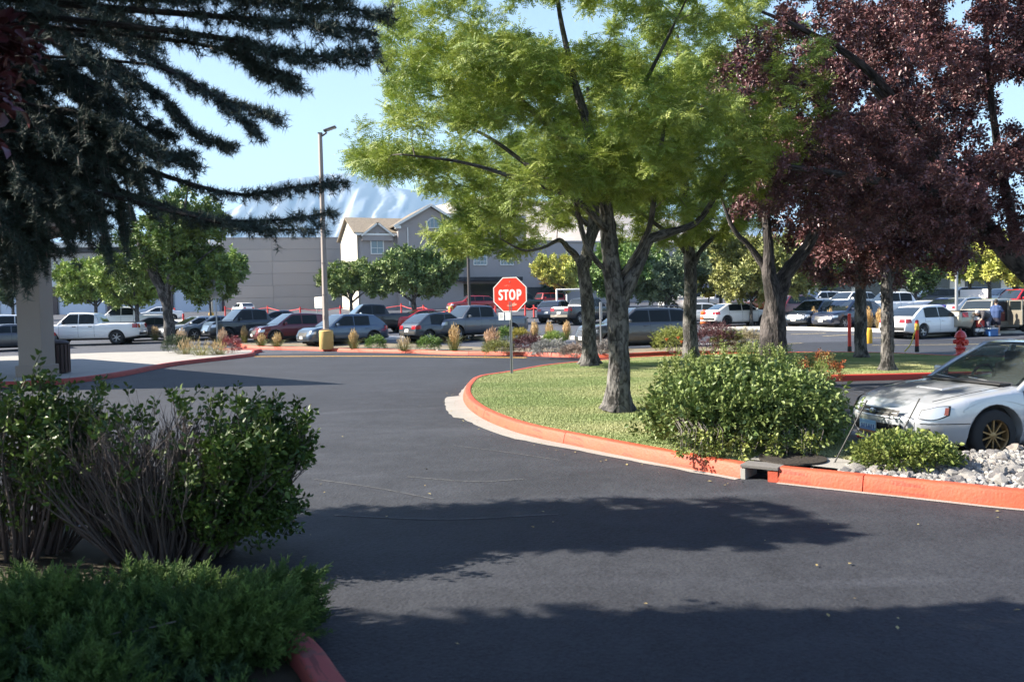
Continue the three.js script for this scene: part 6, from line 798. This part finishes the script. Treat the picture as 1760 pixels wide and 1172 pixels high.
// ------------------------------------------------------------------ signs, posts, lamp poles, hydrant
function octagon(r, d) { const s = new THREE.Shape(); for (let i = 0; i < 8; i++) { const a = (i + .5) * PI / 4; i ? s.lineTo(Math.cos(a) * r, Math.sin(a) * r) : s.moveTo(Math.cos(a) * r, Math.sin(a) * r); } s.closePath(); return new THREE.ExtrudeGeometry(s, { depth: d, bevelEnabled: false }); }
{
  const p = G(879.5, 642, .13), o = thing('stop_sign', 'red octagonal STOP sign with white letters on a grey post at the lawn edge', 'stop sign', p, -.26), W = .90, Ro = W / 2 / Math.cos(PI / 8), cy = 2.06, dk = std(.2, .21, .22, .5, { metalness: .7 });
  mesh('post', merge([box(.012, 1.9, .05, -.025, .93, -.012), box(.012, 1.9, .05, .025, .93, -.012), box(.062, 1.9, .01, 0, .93, -.034)]), M.galv, o);
  const cv = document.createElement('canvas'); cv.width = cv.height = 512; const g = cv.getContext('2d'); g.fillStyle = '#f4f0ea'; g.fillRect(0, 0, 512, 512); g.fillStyle = '#f03a1f'; g.beginPath(); for (let i = 0; i < 8; i++) { const a = (i + .5) * PI / 4, r = 256 * .945 / Math.cos(PI / 8); g.lineTo(256 + Math.cos(a) * r, 256 + Math.sin(a) * r); } g.fill();
  g.fillStyle = '#f7f4ee'; g.textAlign = 'center'; g.textBaseline = 'middle'; g.save(); g.translate(256, 262); g.scale(.80, 1.12); g.font = 'bold 186px sans-serif'; g.fillText('STOP', 0, 0); g.lineWidth = 5; g.strokeStyle = '#f7f4ee'; g.strokeText('STOP', 0, 0); g.restore();
  const R = rng(9); g.lineCap = 'round'; for (let i = 0; i < 26; i++) { g.strokeStyle = 'rgba(250,225,200,' + (.25 + .6 * R()) + ')'; g.lineWidth = 2 + R() * 8; const x = 205 + R() * 130, y = 400 + R() * 36 - (x - 205) * .12; g.beginPath(); g.moveTo(x, y); g.lineTo(x + 12 + R() * 30, y - R() * 14); g.stroke(); } for (let i = 0; i < 9; i++) { g.strokeStyle = 'rgba(250,215,190,' + (.25 + .4 * R()) + ')'; g.lineWidth = 2 + R() * 4; const x = 160 + R() * 120, y = 118 + R() * 14; g.beginPath(); g.moveTo(x, y); g.lineTo(x + 8 + R() * 18, y - R() * 8); g.stroke(); }
  const t = new THREE.CanvasTexture(cv); t.colorSpace = THREE.SRGBColorSpace; const s = octagon(Ro, .006); const u = s.attributes.uv, q = s.attributes.position; for (let i = 0; i < u.count; i++) u.setXY(i, q.getX(i) / W + .5, q.getY(i) / W + .5);
  const pl = mesh('sign_plate', s.translate(0, cy, .002), [std(1, 1, 1, .45, { map: t }), M.alu], o); mesh('bolt', merge([cyl(.014, .014, .01).rotateX(PI / 2).translate(0, cy + .33, .006), cyl(.014, .014, .01).rotateX(PI / 2).translate(0, cy - .30, .006)]), M.galv, o);
  const cp2 = (x, dark) => { const cc = document.createElement('canvas'); cc.width = 64; cc.height = 96; const h = cc.getContext('2d'); h.fillStyle = '#f5f5f2'; h.fillRect(0, 0, 64, 96); if (dark) { h.strokeStyle = '#666'; h.lineWidth = 3; h.strokeRect(18, 30, 28, 36); h.fillStyle = '#777'; h.fillRect(24, 38, 16, 4); h.fillRect(24, 48, 16, 4); h.fillRect(24, 56, 16, 3); } const tt = new THREE.CanvasTexture(cc); tt.colorSpace = THREE.SRGBColorSpace; const m = mesh('small_plate', box(.145, .2, .006, 0, 0, 0, 0), [M.alu, M.alu, M.alu, M.alu, std(1, 1, 1, .5, { map: tt }), M.alu], o); m.position.set(x, cy - Ro - .075, .012); }; cp2(-.245, true); cp2(-.065, false);
}
{ const p = G(373, 592), o = thing('octagonal_sign', 'grey back of an octagonal sign on a post in the left grass bed', 'sign', p, .2), k = p.z / -1400, cy = (592 - 497) * k, r = 17.5 * k / Math.cos(PI / 8) * .93; mesh('post', box(.07, cy + r, .05, 0, (cy + r) / 2, -.0), M.galv, o); mesh('sign_plate', octagon(r, .01).translate(0, cy, -.05), std(.36, .37, .38, .6), o); }
{ // tall light pole
  const p = G(561, 600, .1), k = -p.z / 1400, o = thing('light_pole', 'tall grey light pole on a round yellow concrete base', 'light pole', p), H = (600 - 232) * k, br = 12 * k;
  mesh('base', lathe([[0, 0], [br, 0], [br, .84], [br * .94, .9], [0, .92]], 32), std(.62, .42, .15, .85, { map: tex(128, 128, (u, v, i, j) => { const n = .85 + .35 * (fbm(u * 6, v * 6, 4, 6, 6) - .5) + .08 * hash2(i, j); return [n, n, n * .95]; }), bumpMap: grainN, bumpScale: .004 }), o);
  mesh('flange', box(.36, .05, .36, 0, .945, 0, .01), std(.25, .21, .18, .6), o); mesh('pole', tube([V(0, .9, 0), V(0, H, 0)], [.145, .095], 4), std(.27, .23, .205, .6), o);
  const hd = mesh('lamp_head', box(.62, .09, .32, .48, .12, 0, .03), std(.09, .085, .085, .5), o); hd.position.set(.05, H - .06, 0); hd.rotation.z = .32; mesh('lens', box(.44, .012, .24, .54, .072, 0), std(.6, .6, .58, .3), hd); mesh('arm', tube([V(0, H - .15, 0), V(.12, H - .1, 0), V(.32, H + .04, 0)], .045, 8), std(.09, .085, .085, .5), o); mesh('cap', box(.2, .04, .2, 0, H + .01, 0), std(.12, .11, .1, .6), o); mesh('hand_hole', box(.12, .2, .02, 0, 1.5, .10), std(.2, .18, .16, .6), o);
  for (let i = 0; i < 3; i++) mesh('band', box(.2, .03, .2, 0, 2.6 + i * 1.5, 0), std(.2, .18, .16, .5), o);
}
const post = (label, px, py, top, r, m, d0 = .1) => { const p = G(px, py, 0), k = -p.z / 1400, o = thing('lamp_post', label, 'lamp post', p), H = (py - top) * k; mesh('pole', cyl(r * 1.1, r * .8, H, 0, 0, 0, 10), m, o); mesh('lamp_head', box(.6, .1, .25, .2, H, 0, .03), m, o); return o; };
post('thin dark lamp post left of the stop sign', 808, 583, 330, .085, std(.06, .05, .048, .6)); post('thin grey lamp post behind the tan pickup bed', 1645, 560, 380, .09, M.galv); post('pale lamp post with a yellow foot by the white store', 365, 555, 400, .1, std(.45, .42, .36, .6));
{ // hydrant
  const p = G(1652, 611, .12), o = thing('fire_hydrant', 'red fire hydrant on the grass behind the silver car', 'fire hydrant', p, .3), m = phys(.52, .028, .022, .4, { clearcoat: .4 }), s = 1.0;
  mesh('barrel', lathe([[0, 0], [.19, 0], [.19, .035], [.13, .05], [.125, .2], [.16, .21], [.16, .245], [.12, .26], [.118, .52], [.165, .53], [.165, .57], [.12, .6]], 28), m, o); mesh('bonnet', lathe([[.16, .575], [.155, .62], [.12, .70], [.06, .745], [.045, .75], [0, .75]], 28), m, o); mesh('operating_nut', cyl(.03, .025, .07, 0, .745, 0, 5), m, o);
  for (const q of [-1, 1]) { const n = mesh('hose_outlet', merge([cyl(.06, .06, .1).rotateZ(-PI / 2).translate(.1, .42, 0), cyl(.075, .075, .05).rotateZ(-PI / 2).translate(.17, .42, 0), cyl(.03, .025, .04, 0, 0, 0, 5).rotateZ(-PI / 2).translate(.215, .42, 0)]), m, o); n.rotation.y = q > 0 ? 0 : PI; } mesh('pumper_outlet', merge([cyl(.08, .08, .1).rotateX(PI / 2).translate(0, .40, .08), cyl(.1, .1, .05).rotateX(PI / 2).translate(0, .40, .16), cyl(.035, .03, .04, 0, 0, 0, 5).rotateX(PI / 2).translate(0, .40, .21)]), m, o);
  const b = []; for (let i = 0; i < 8; i++) { const a = i / 8 * TAU; b.push(cyl(.014, .014, .07, Math.cos(a) * .148, .535, Math.sin(a) * .148, 6)); } mesh('flange_bolts', merge(b), m, o);
}
{ // thin red posts and the yellow bollard
  const red = std(.58, .035, .02, .5); for (const [px, py, top, lab] of [[1461, 605, 541, 'thin red post with a black foot left of the slim plum trunks'], [1577, 605, 552, 'thin red post with a slack yellow strap left of the hydrant']]) { const p = G(px, py, .1), k = -p.z / 1400, H = (py - top) * k, o = thing('red_post', lab, 'post', p); mesh('foot', cyl(.07, .065, .2, 0, 0, 0, 12), M.black, o); mesh('post', cyl(.058, .055, H - .2, 0, .2, 0, 14), red, o); mesh('cap', lathe([[0, H + .05], [.04, H + .04], [.06, H], [0, H]], 14), red, o); }
  const p = G(1574, 560, 0), a = G(1577, 605, .1), k = -a.z / 1400, o = thing('strap', 'slack yellow strap hanging from the thin red post to the grass', 'strap', a); mesh('strap_band', tube(spline([V(0, 48 * k, .05), V(-.14, 30 * k, .08), V(-.26, 14 * k, .1), V(-.46, .03, .1)], 12), .022, 4), std(.6, .5, .1, .7), o); mesh('strap_wrap', cyl(.07, .07, .22, 0, 38 * k, 0, 10), std(.6, .35, .05, .7), o);
  const y = G(1494, 590, 0), b = thing('yellow_bollard', 'short yellow bollard between the two slim plum trunks', 'bollard', y); mesh('body', lathe([[0, 0], [.15, 0], [.15, .58], [.11, .66], [0, .68]], 18), std(.66, .36, .03, .6), b);
}
{ // orange drum
  const p = G(1211, 560), o = thing('traffic_drum', 'orange and white traffic drum before the white hatchback', 'traffic drum', p), og = std(.70, .15, .025, .6), r = .27; let y = .1; mesh('rubber_base', lathe([[0, 0], [.36, 0], [.36, .06], [.3, .1], [0, .1]], 20), M.black, o); [['o', .16], ['w', .14], ['o', .16], ['w', .14], ['o', .24]].forEach(([c, h], i) => { const q = r * (1 - i * .045); mesh('band', lathe([[0, y], [q, y], [q * .975, y + h - .02], [q * .95, y + h], [0, y + h]], 20), c === 'o' ? og : M.whitePaint, o); y += h; }); mesh('handle', new THREE.TorusGeometry(.09, .025, 8, 14, PI).translate(0, y, 0), og, o);
}
// red delineators with red chain along the far side of the car park
{ const red = std(.62, .05, .045, .6), list = [[315, 560, 540], [300, 550, 530], [387, 546, 527], [460, 545, 526], [516, 547, 528], [585, 545, 526], [690, 544, 522], [728, 545, 525], [775, 552, 530], [836, 548, 526], [852, 548, 526], [903, 547, 525], [918, 547, 525], [956, 549, 528]];
  const lab = ['near red marker post left of the octagonal sign back', 'red marker post before the white store wall', 'red marker post left of the white crossover', 'red marker post right of the white crossover', 'red marker post behind the maroon crossover roof', 'red marker post left of the black pickup cab', 'red marker post left of the full round tree trunk', 'red marker post right of the full round tree trunk', 'red marker post before the red wagon nose', 'red marker post below the red wagon', 'red marker post left of the stop sign small plates', 'leaning red marker post right of the stop sign', 'red marker post before the red boxy car', 'red marker post behind the first golden grass'], tops = [];
  list.forEach(([x, y, t], i) => { const p = G(x, y), k = -p.z / 1400, H = (y - t) * k, o = thing('marker_post', lab[i], 'post', p, 0, 'red marker posts joined by a red chain'); mesh('base', lathe([[0, 0], [.3, 0], [.28, .06], [.08, .1], [0, .1]], 14), M.black, o); mesh('tube', cyl(.085, .075, H, 0, .05, 0, 10), red, o); mesh('collar', cyl(.1, .1, .06, 0, H * .78, 0, 10), red, o); tops.push(V(p.x, p.y + H * .85, p.z)); });
  for (let i = 2; i + 1 < tops.length; i++) { const a = tops[i], b = tops[i + 1], m = V().lerpVectors(a, b, .5); m.y -= .15 + a.distanceTo(b) * .02; const o = thing('red_chain', 'red plastic chain slung between ' + ['the marker posts beside the white crossover', 'the posts behind the dark blue saloon', 'the posts behind the light pole board', 'the posts above the black pickup bed', 'the posts either side of the round tree trunk', 'the round tree and the red wagon nose', 'the posts under the red wagon', 'the posts left of the stop sign plates', 'the posts behind the stop sign post', 'the two posts right of the stop sign', 'the posts behind the golden grasses'][i - 2], 'chain', [0, 0, 0]); mesh('links', tube(spline([a, m, b], 10), .035, 5), red, o); }
  for (const [x, y, l] of [[775, 545, 'yellow bollard right of the full round tree trunk'], [363, 556, 'yellow foot guard at the pale lamp post']]) { const p = G(x, y), o = thing('yellow_bollard', l, 'bollard', p); mesh('body', lathe([[0, 0], [.22, 0], [.22, .9], [.16, 1.0], [0, 1.02]], 16), std(.62, .36, .05, .6), o); }
}
{ // boards and small signs
  const a = G(548, 556), k = -a.z / 1400, o = thing('white_board', 'blank white board on two legs left of the light pole', 'board', a, -.8); mesh('panel', box(24 * k, 19 * k, .04, 0, 36 * k, 0, .01), M.whitePaint, o); for (const s of [-1, 1]) mesh('leg', box(.05, 40 * k, .05, s * 7 * k, 20 * k, -.05), M.galv, o);
  const b = G(1675, 545), q = -b.z / 1400, w = thing('white_board', 'large blank white board behind the tan pickup cab', 'board', b, -.85); mesh('panel', box(44 * q, 19 * q, .06, 0, 38 * q, 0, .01), M.whitePaint, w); for (const s of [-1, 1]) mesh('leg', box(.08, 30 * q, .08, s * 12 * q, 15 * q, -.06), M.galv, w);
  const c = G(1222, 540), e = -c.z / 1400, y = thing('yellow_sign', 'yellow sign panel above the white pickup right of the third locust', 'sign', c); mesh('panel', box(12 * e, 10 * e, .05, 2 * e, 35 * e, 0, .01), std(.72, .5, .03, .6), y); mesh('side_panel', box(7 * e, 9 * e, .05, -7 * e, 33 * e, .05, .01), std(.62, .42, .04, .6), y); mesh('post', cyl(.05, .05, 34 * e, -3 * e, 0, -.05, 8), M.black, y);
  const g = G(1033, 608, .1), h = -g.z / 1400, s = thing('sign_post', 'narrow grey sign edge on a post between the two locust trunks', 'sign', g, 1.25); mesh('post', box(.05, 88 * h, .05, 0, 44 * h, 0), M.galv, s); mesh('sign_plate', box(.38, 30 * h, .012, 0, 74 * h, .035, .004), std(.5, .5, .52, .5, { metalness: .3 }), s);
  const f = G(958, 552), z = -f.z / 1400, fr = thing('cart_frame', 'white pipe frame of a cart return behind the blue grey car', 'cart return', f); mesh('pipe', merge([tube([V(0, 0, 0), V(0, 54 * z, 0), V(2.2, 54 * z, -1)], .09, 8)]), M.whitePaint, fr); mesh('pipe', tube([V(.8, 0, -.3), V(.8, 46 * z, -.3)], .07, 8), M.whitePaint, fr); mesh('pipe', tube([V(2.2, 0, -1), V(2.2, 54 * z, -1)], .09, 8), M.whitePaint, fr);
}
// snow stakes before the silver car
for (const [a, b, d, l] of [[[1431, 803], [1490, 690], 8.25, 'dark leaning snow stake at the right end of the round bush'], [[1549, 748], [1581, 686], 8.35, 'dark leaning snow stake before the silver car grille']]) { const p = D(...a, d), q = D(...b, d - .05), o = thing('snow_stake', l, 'stake', p); const t = q.clone().sub(p), f = d < 8.3 ? 0 : -.45; mesh('rod', tube([t.clone().multiplyScalar(f), t], .008, 6), std(.03, .03, .03, .5), o); mesh('tip', tube([t, t.clone().multiplyScalar(1.02)], .010, 6), std(.06, .06, .06, .5), o); }
for (const [x, y, l] of [[1479, 762, 'small red flower at the right foot of the round bush']]) { const p = G(x, y + 10, .1), o = thing('red_flower', l, 'flower', [p.x, .1, p.z]); mesh('stem', tube([V(0, 0, 0), V(.01, .14, 0)], .005, 5), std(.08, .13, .03), o); const pet = []; for (let i = 0; i < 6; i++) { const g = new THREE.SphereGeometry(.026, 8, 6); g.scale(1, .5, .7).translate(.028, 0, 0).rotateY(i * 1.05).translate(.01, .15, 0); pet.push(g); } mesh('petals', merge(pet), std(.6, .05, .03, .7), o); }
// ------------------------------------------------------------------ people by the tan pickup
function bodyGeo(bones, lo, hi, cell) {                        // smooth union of tapered capsules, meshed
  const n = Math.ceil(Math.max(hi[0] - lo[0], hi[1] - lo[1], hi[2] - lo[2]) / cell) + 2, size = (n - 1) * cell, mc = new MarchingCubes(n, new THREE.MeshBasicMaterial(), false, false, 200000); mc.isolation = 0; const f = mc.field;
  const cx = (lo[0] + hi[0]) / 2, cy = (lo[1] + hi[1]) / 2, cz = (lo[2] + hi[2]) / 2, half = size / 2; let p = V();
  for (let k = 0; k < n; k++) for (let j = 0; j < n; j++) for (let i = 0; i < n; i++) { const x = cx - half + i * cell, y = cy - half + j * cell, z = cz - half + k * cell; let d = 9; for (const [a, b, r0, r1] of bones) { const bx = b[0] - a[0], by = b[1] - a[1], bz = b[2] - a[2], L = bx * bx + by * by + bz * bz, t = clamp(((x - a[0]) * bx + (y - a[1]) * by + (z - a[2]) * bz) / (L || 1), 0, 1), q = Math.hypot(x - a[0] - bx * t, y - a[1] - by * t, z - a[2] - bz * t) - lerp(r0, r1, t), h = clamp(.5 + .5 * (d - q) / .035, 0, 1); d = lerp(d, q, h) - .035 * h * (1 - h); } f[i + j * n + k * n * n] = -d; }
  mc.update(); const c = mc.count, P = new Float32Array(c * 3), N = mc.normalArray.slice(0, c * 3); for (let i = 0; i < c; i++) { P[i * 3] = cx + mc.positionArray[i * 3] * n * cell / 2 + cell / 2; P[i * 3 + 1] = cy + mc.positionArray[i * 3 + 1] * n * cell / 2 + cell / 2; P[i * 3 + 2] = cz + mc.positionArray[i * 3 + 2] * n * cell / 2 + cell / 2; }
  const g = new THREE.BufferGeometry(); g.setAttribute('position', new THREE.BufferAttribute(P, 3)); g.setAttribute('normal', new THREE.BufferAttribute(N, 3)); g.computeVertexNormals(); return g;
}
const SKIN = std(.46, .27, .19, .6), HAIRD = std(.03, .022, .018, .8);
function hand(o, w, d, m) { const L = [new THREE.SphereGeometry(.042, 10, 8).scale(1, .55, 1.1)]; for (let i = 0; i < 4; i++) L.push(tube([V(.02, 0, -.03 + i * .02), V(.07, -.008, -.032 + i * .021), V(.105 - Math.abs(i - 1.4) * .01, -.03, -.03 + i * .02)], [.011, .010, .007], 6)); L.push(tube([V(0, 0, .03), V(.04, -.01, .06), V(.065, -.02, .062)], [.013, .011, .008], 6)); const h = mesh('hand', merge(L), m, o); h.applyMatrix4(frame(w, d, V(0, 1, 0), 1)); return h; }
function head(o, p, dir, hair, cap) { const h = mesh('head', merge([new THREE.SphereGeometry(.1, 18, 14).scale(.95, 1.2, .8), new THREE.SphereGeometry(.07, 12, 10).scale(.9, .8, .85).translate(.03, -.07, 0), new THREE.ConeGeometry(.016, .045, 6).rotateZ(-.3).translate(.10, -.01, 0), new THREE.SphereGeometry(.02, 8, 6).scale(.5, 1, .6).translate(0, -.01, .082), new THREE.SphereGeometry(.02, 8, 6).scale(.5, 1, .6).translate(0, -.01, -.082), box(.012, .012, .045, .088, -.062, 0, .004)]), SKIN, o); h.applyMatrix4(frame(p, dir, V(0, 1, 0), 1)); for (const s of [-1, 1]) mesh('eye', new THREE.SphereGeometry(.011, 8, 6).translate(.088, .015, s * .034), HAIRD, h); mesh('hair', new THREE.SphereGeometry(.108, 18, 10, 0, TAU, 0, 1.75).scale(1, 1.2, .86).rotateZ(.42).translate(-.012, .012, 0), hair, h); return h; }
{ // standing, blue shirt and dark shorts, back three quarters, facing into the truck
  const p = G(1713, 577), o = thing('person', 'person in a blue shirt and dark shorts standing at the open truck door', 'person', p, .75);      // local +x is forward
  mesh('skin', bodyGeo([[[.02, .10, .11], [.0, .48, .11], .045, .062], [[.0, .48, .11], [0, .62, .11], .062, .07], [[-.06, .10, -.11], [-.02, .48, -.11], .045, .062], [[-.02, .48, -.11], [0, .62, -.11], .062, .07], [[.06, 1.18, .25], [.28, 1.12, .20], .042, .034], [[.06, 1.18, -.25], [.26, 1.05, -.22], .042, .034], [[0, 1.42, 0], [.02, 1.54, 0], .06, .055]], [-.2, 0, -.35], [.4, 1.6, .35], .03), SKIN, o);
  mesh('shirt', bodyGeo([[[0, .92, .06], [0, 1.2, .08], .14, .145], [[0, .92, -.06], [0, 1.2, -.08], .14, .145], [[0, 1.2, .05], [0, 1.40, .06], .14, .10], [[0, 1.2, -.05], [0, 1.40, -.06], .14, .10], [[0, 1.38, .17], [.05, 1.2, .25], .075, .065], [[0, 1.38, -.17], [.05, 1.2, -.25], .075, .065]], [-.3, .75, -.4], [.3, 1.55, .4], .03), std(.035, .065, .16, .85), o);
  mesh('shorts', bodyGeo([[[0, .93, .05], [0, .58, .115], .135, .095], [[0, .93, -.05], [-.01, .58, -.115], .135, .095]], [-.25, .45, -.3], [.25, 1.1, .3], .03), std(.03, .028, .045, .9), o);
  for (const [x, z] of [[.04, .11], [-.04, -.11]]) mesh('shoe', box(.27, .09, .1, x + .03, .05, z, .035), std(.5, .48, .45, .7), o); head(o, V(.03, 1.64, 0), V(1, -.1, .15), HAIRD); hand(o, V(.3, 1.11, .2), V(1, -.2, 0), SKIN); hand(o, V(.28, 1.04, -.22), V(1, -.3, 0), SKIN);
}
{ // bending over the stroller
  const p = G(1697, 578), o = thing('person', 'grey haired person in dark clothes bending over the stroller', 'person', p, 3.3), dk = std(.06, .055, .06, .85);
  mesh('trousers', bodyGeo([[[0, .12, .1], [.03, .5, .1], .06, .075], [[.03, .5, .1], [-.08, .92, .08], .08, .13], [[0, .12, -.1], [.02, .5, -.1], .06, .075], [[.02, .5, -.1], [-.08, .92, -.08], .08, .13]], [-.3, 0, -.3], [.3, 1.1, .3], .03), std(.07, .08, .12, .9), o);
  mesh('shirt', bodyGeo([[[-.08, .92, .05], [.28, 1.12, .08], .14, .14], [[-.08, .92, -.05], [.28, 1.12, -.08], .14, .14], [[.3, 1.1, .17], [.40, .86, .2], .07, .052], [[.3, 1.1, -.17], [.40, .86, -.2], .07, .052], [[.3, 1.12, 0], [.42, 1.14, 0], .09, .06]], [-.3, .7, -.35], [.6, 1.35, .35], .03), dk, o);
  mesh('forearms', bodyGeo([[[.40, .86, .2], [.52, .72, .15], .045, .034], [[.40, .86, -.2], [.52, .72, -.15], .045, .034]], [.3, .6, -.3], [.65, 1, .3], .02), SKIN, o);
  for (const z of [.1, -.1]) mesh('shoe', box(.27, .09, .1, .04, .05, z, .035), M.black, o); head(o, V(.5, 1.15, 0), V(.8, -.6, 0), std(.42, .40, .38, .8)); hand(o, V(.53, .71, .15), V(.5, -.8, 0), SKIN); hand(o, V(.53, .71, -.15), V(.5, -.8, 0), SKIN);
}
{ const p = G(1681, 578), o = thing('stroller', 'red and white stroller beside the tan pickup wheel', 'stroller', p, .2), fr = M.galv; mesh('seat', box(.42, .34, .4, .05, .62, 0, .06), std(.55, .06, .05, .8), o); mesh('canopy', new THREE.SphereGeometry(.27, 16, 10, 0, TAU, 0, 1.3).translate(-.1, .72, 0), std(.6, .58, .55, .8), o); mesh('basket', box(.5, .16, .4, 0, .30, 0, .03), M.whitePaint, o); mesh('frame', merge([tube([V(-.4, 1.0, .22), V(.1, .5, .22), V(.35, .1, .22)], .018, 6), tube([V(-.4, 1.0, -.22), V(.1, .5, -.22), V(.35, .1, -.22)], .018, 6), tube([V(-.3, .1, .22), V(.1, .5, .22)], .018, 6), tube([V(-.3, .1, -.22), V(.1, .5, -.22)], .018, 6), tube([V(-.4, 1, -.22), V(-.4, 1, .22)], .018, 6)]), fr, o); for (const x of [-.3, .35]) for (const z of [-.24, .24]) mesh('wheel', new THREE.TorusGeometry(.085, .03, 8, 16).translate(x, .115, z), M.rubber, o);
  const b = G(1705, 578), q = thing('cooler', 'blue cool box on the ground between the two people', 'cooler', b, .3); mesh('body', box(.5, .34, .34, 0, .18, 0, .03), std(.03, .11, .30, .5), q); mesh('lid', box(.52, .06, .36, 0, .38, 0, .02), std(.45, .5, .55, .5), q); mesh('handle', tube([V(-.2, .4, 0), V(-.18, .48, 0), V(.18, .48, 0), V(.2, .4, 0)], .012, 6), M.whitePaint, q); }
scene.fog = new THREE.FogExp2(new THREE.Color(.42, .68, 1), .00010);
renderer.render(scene, camera);
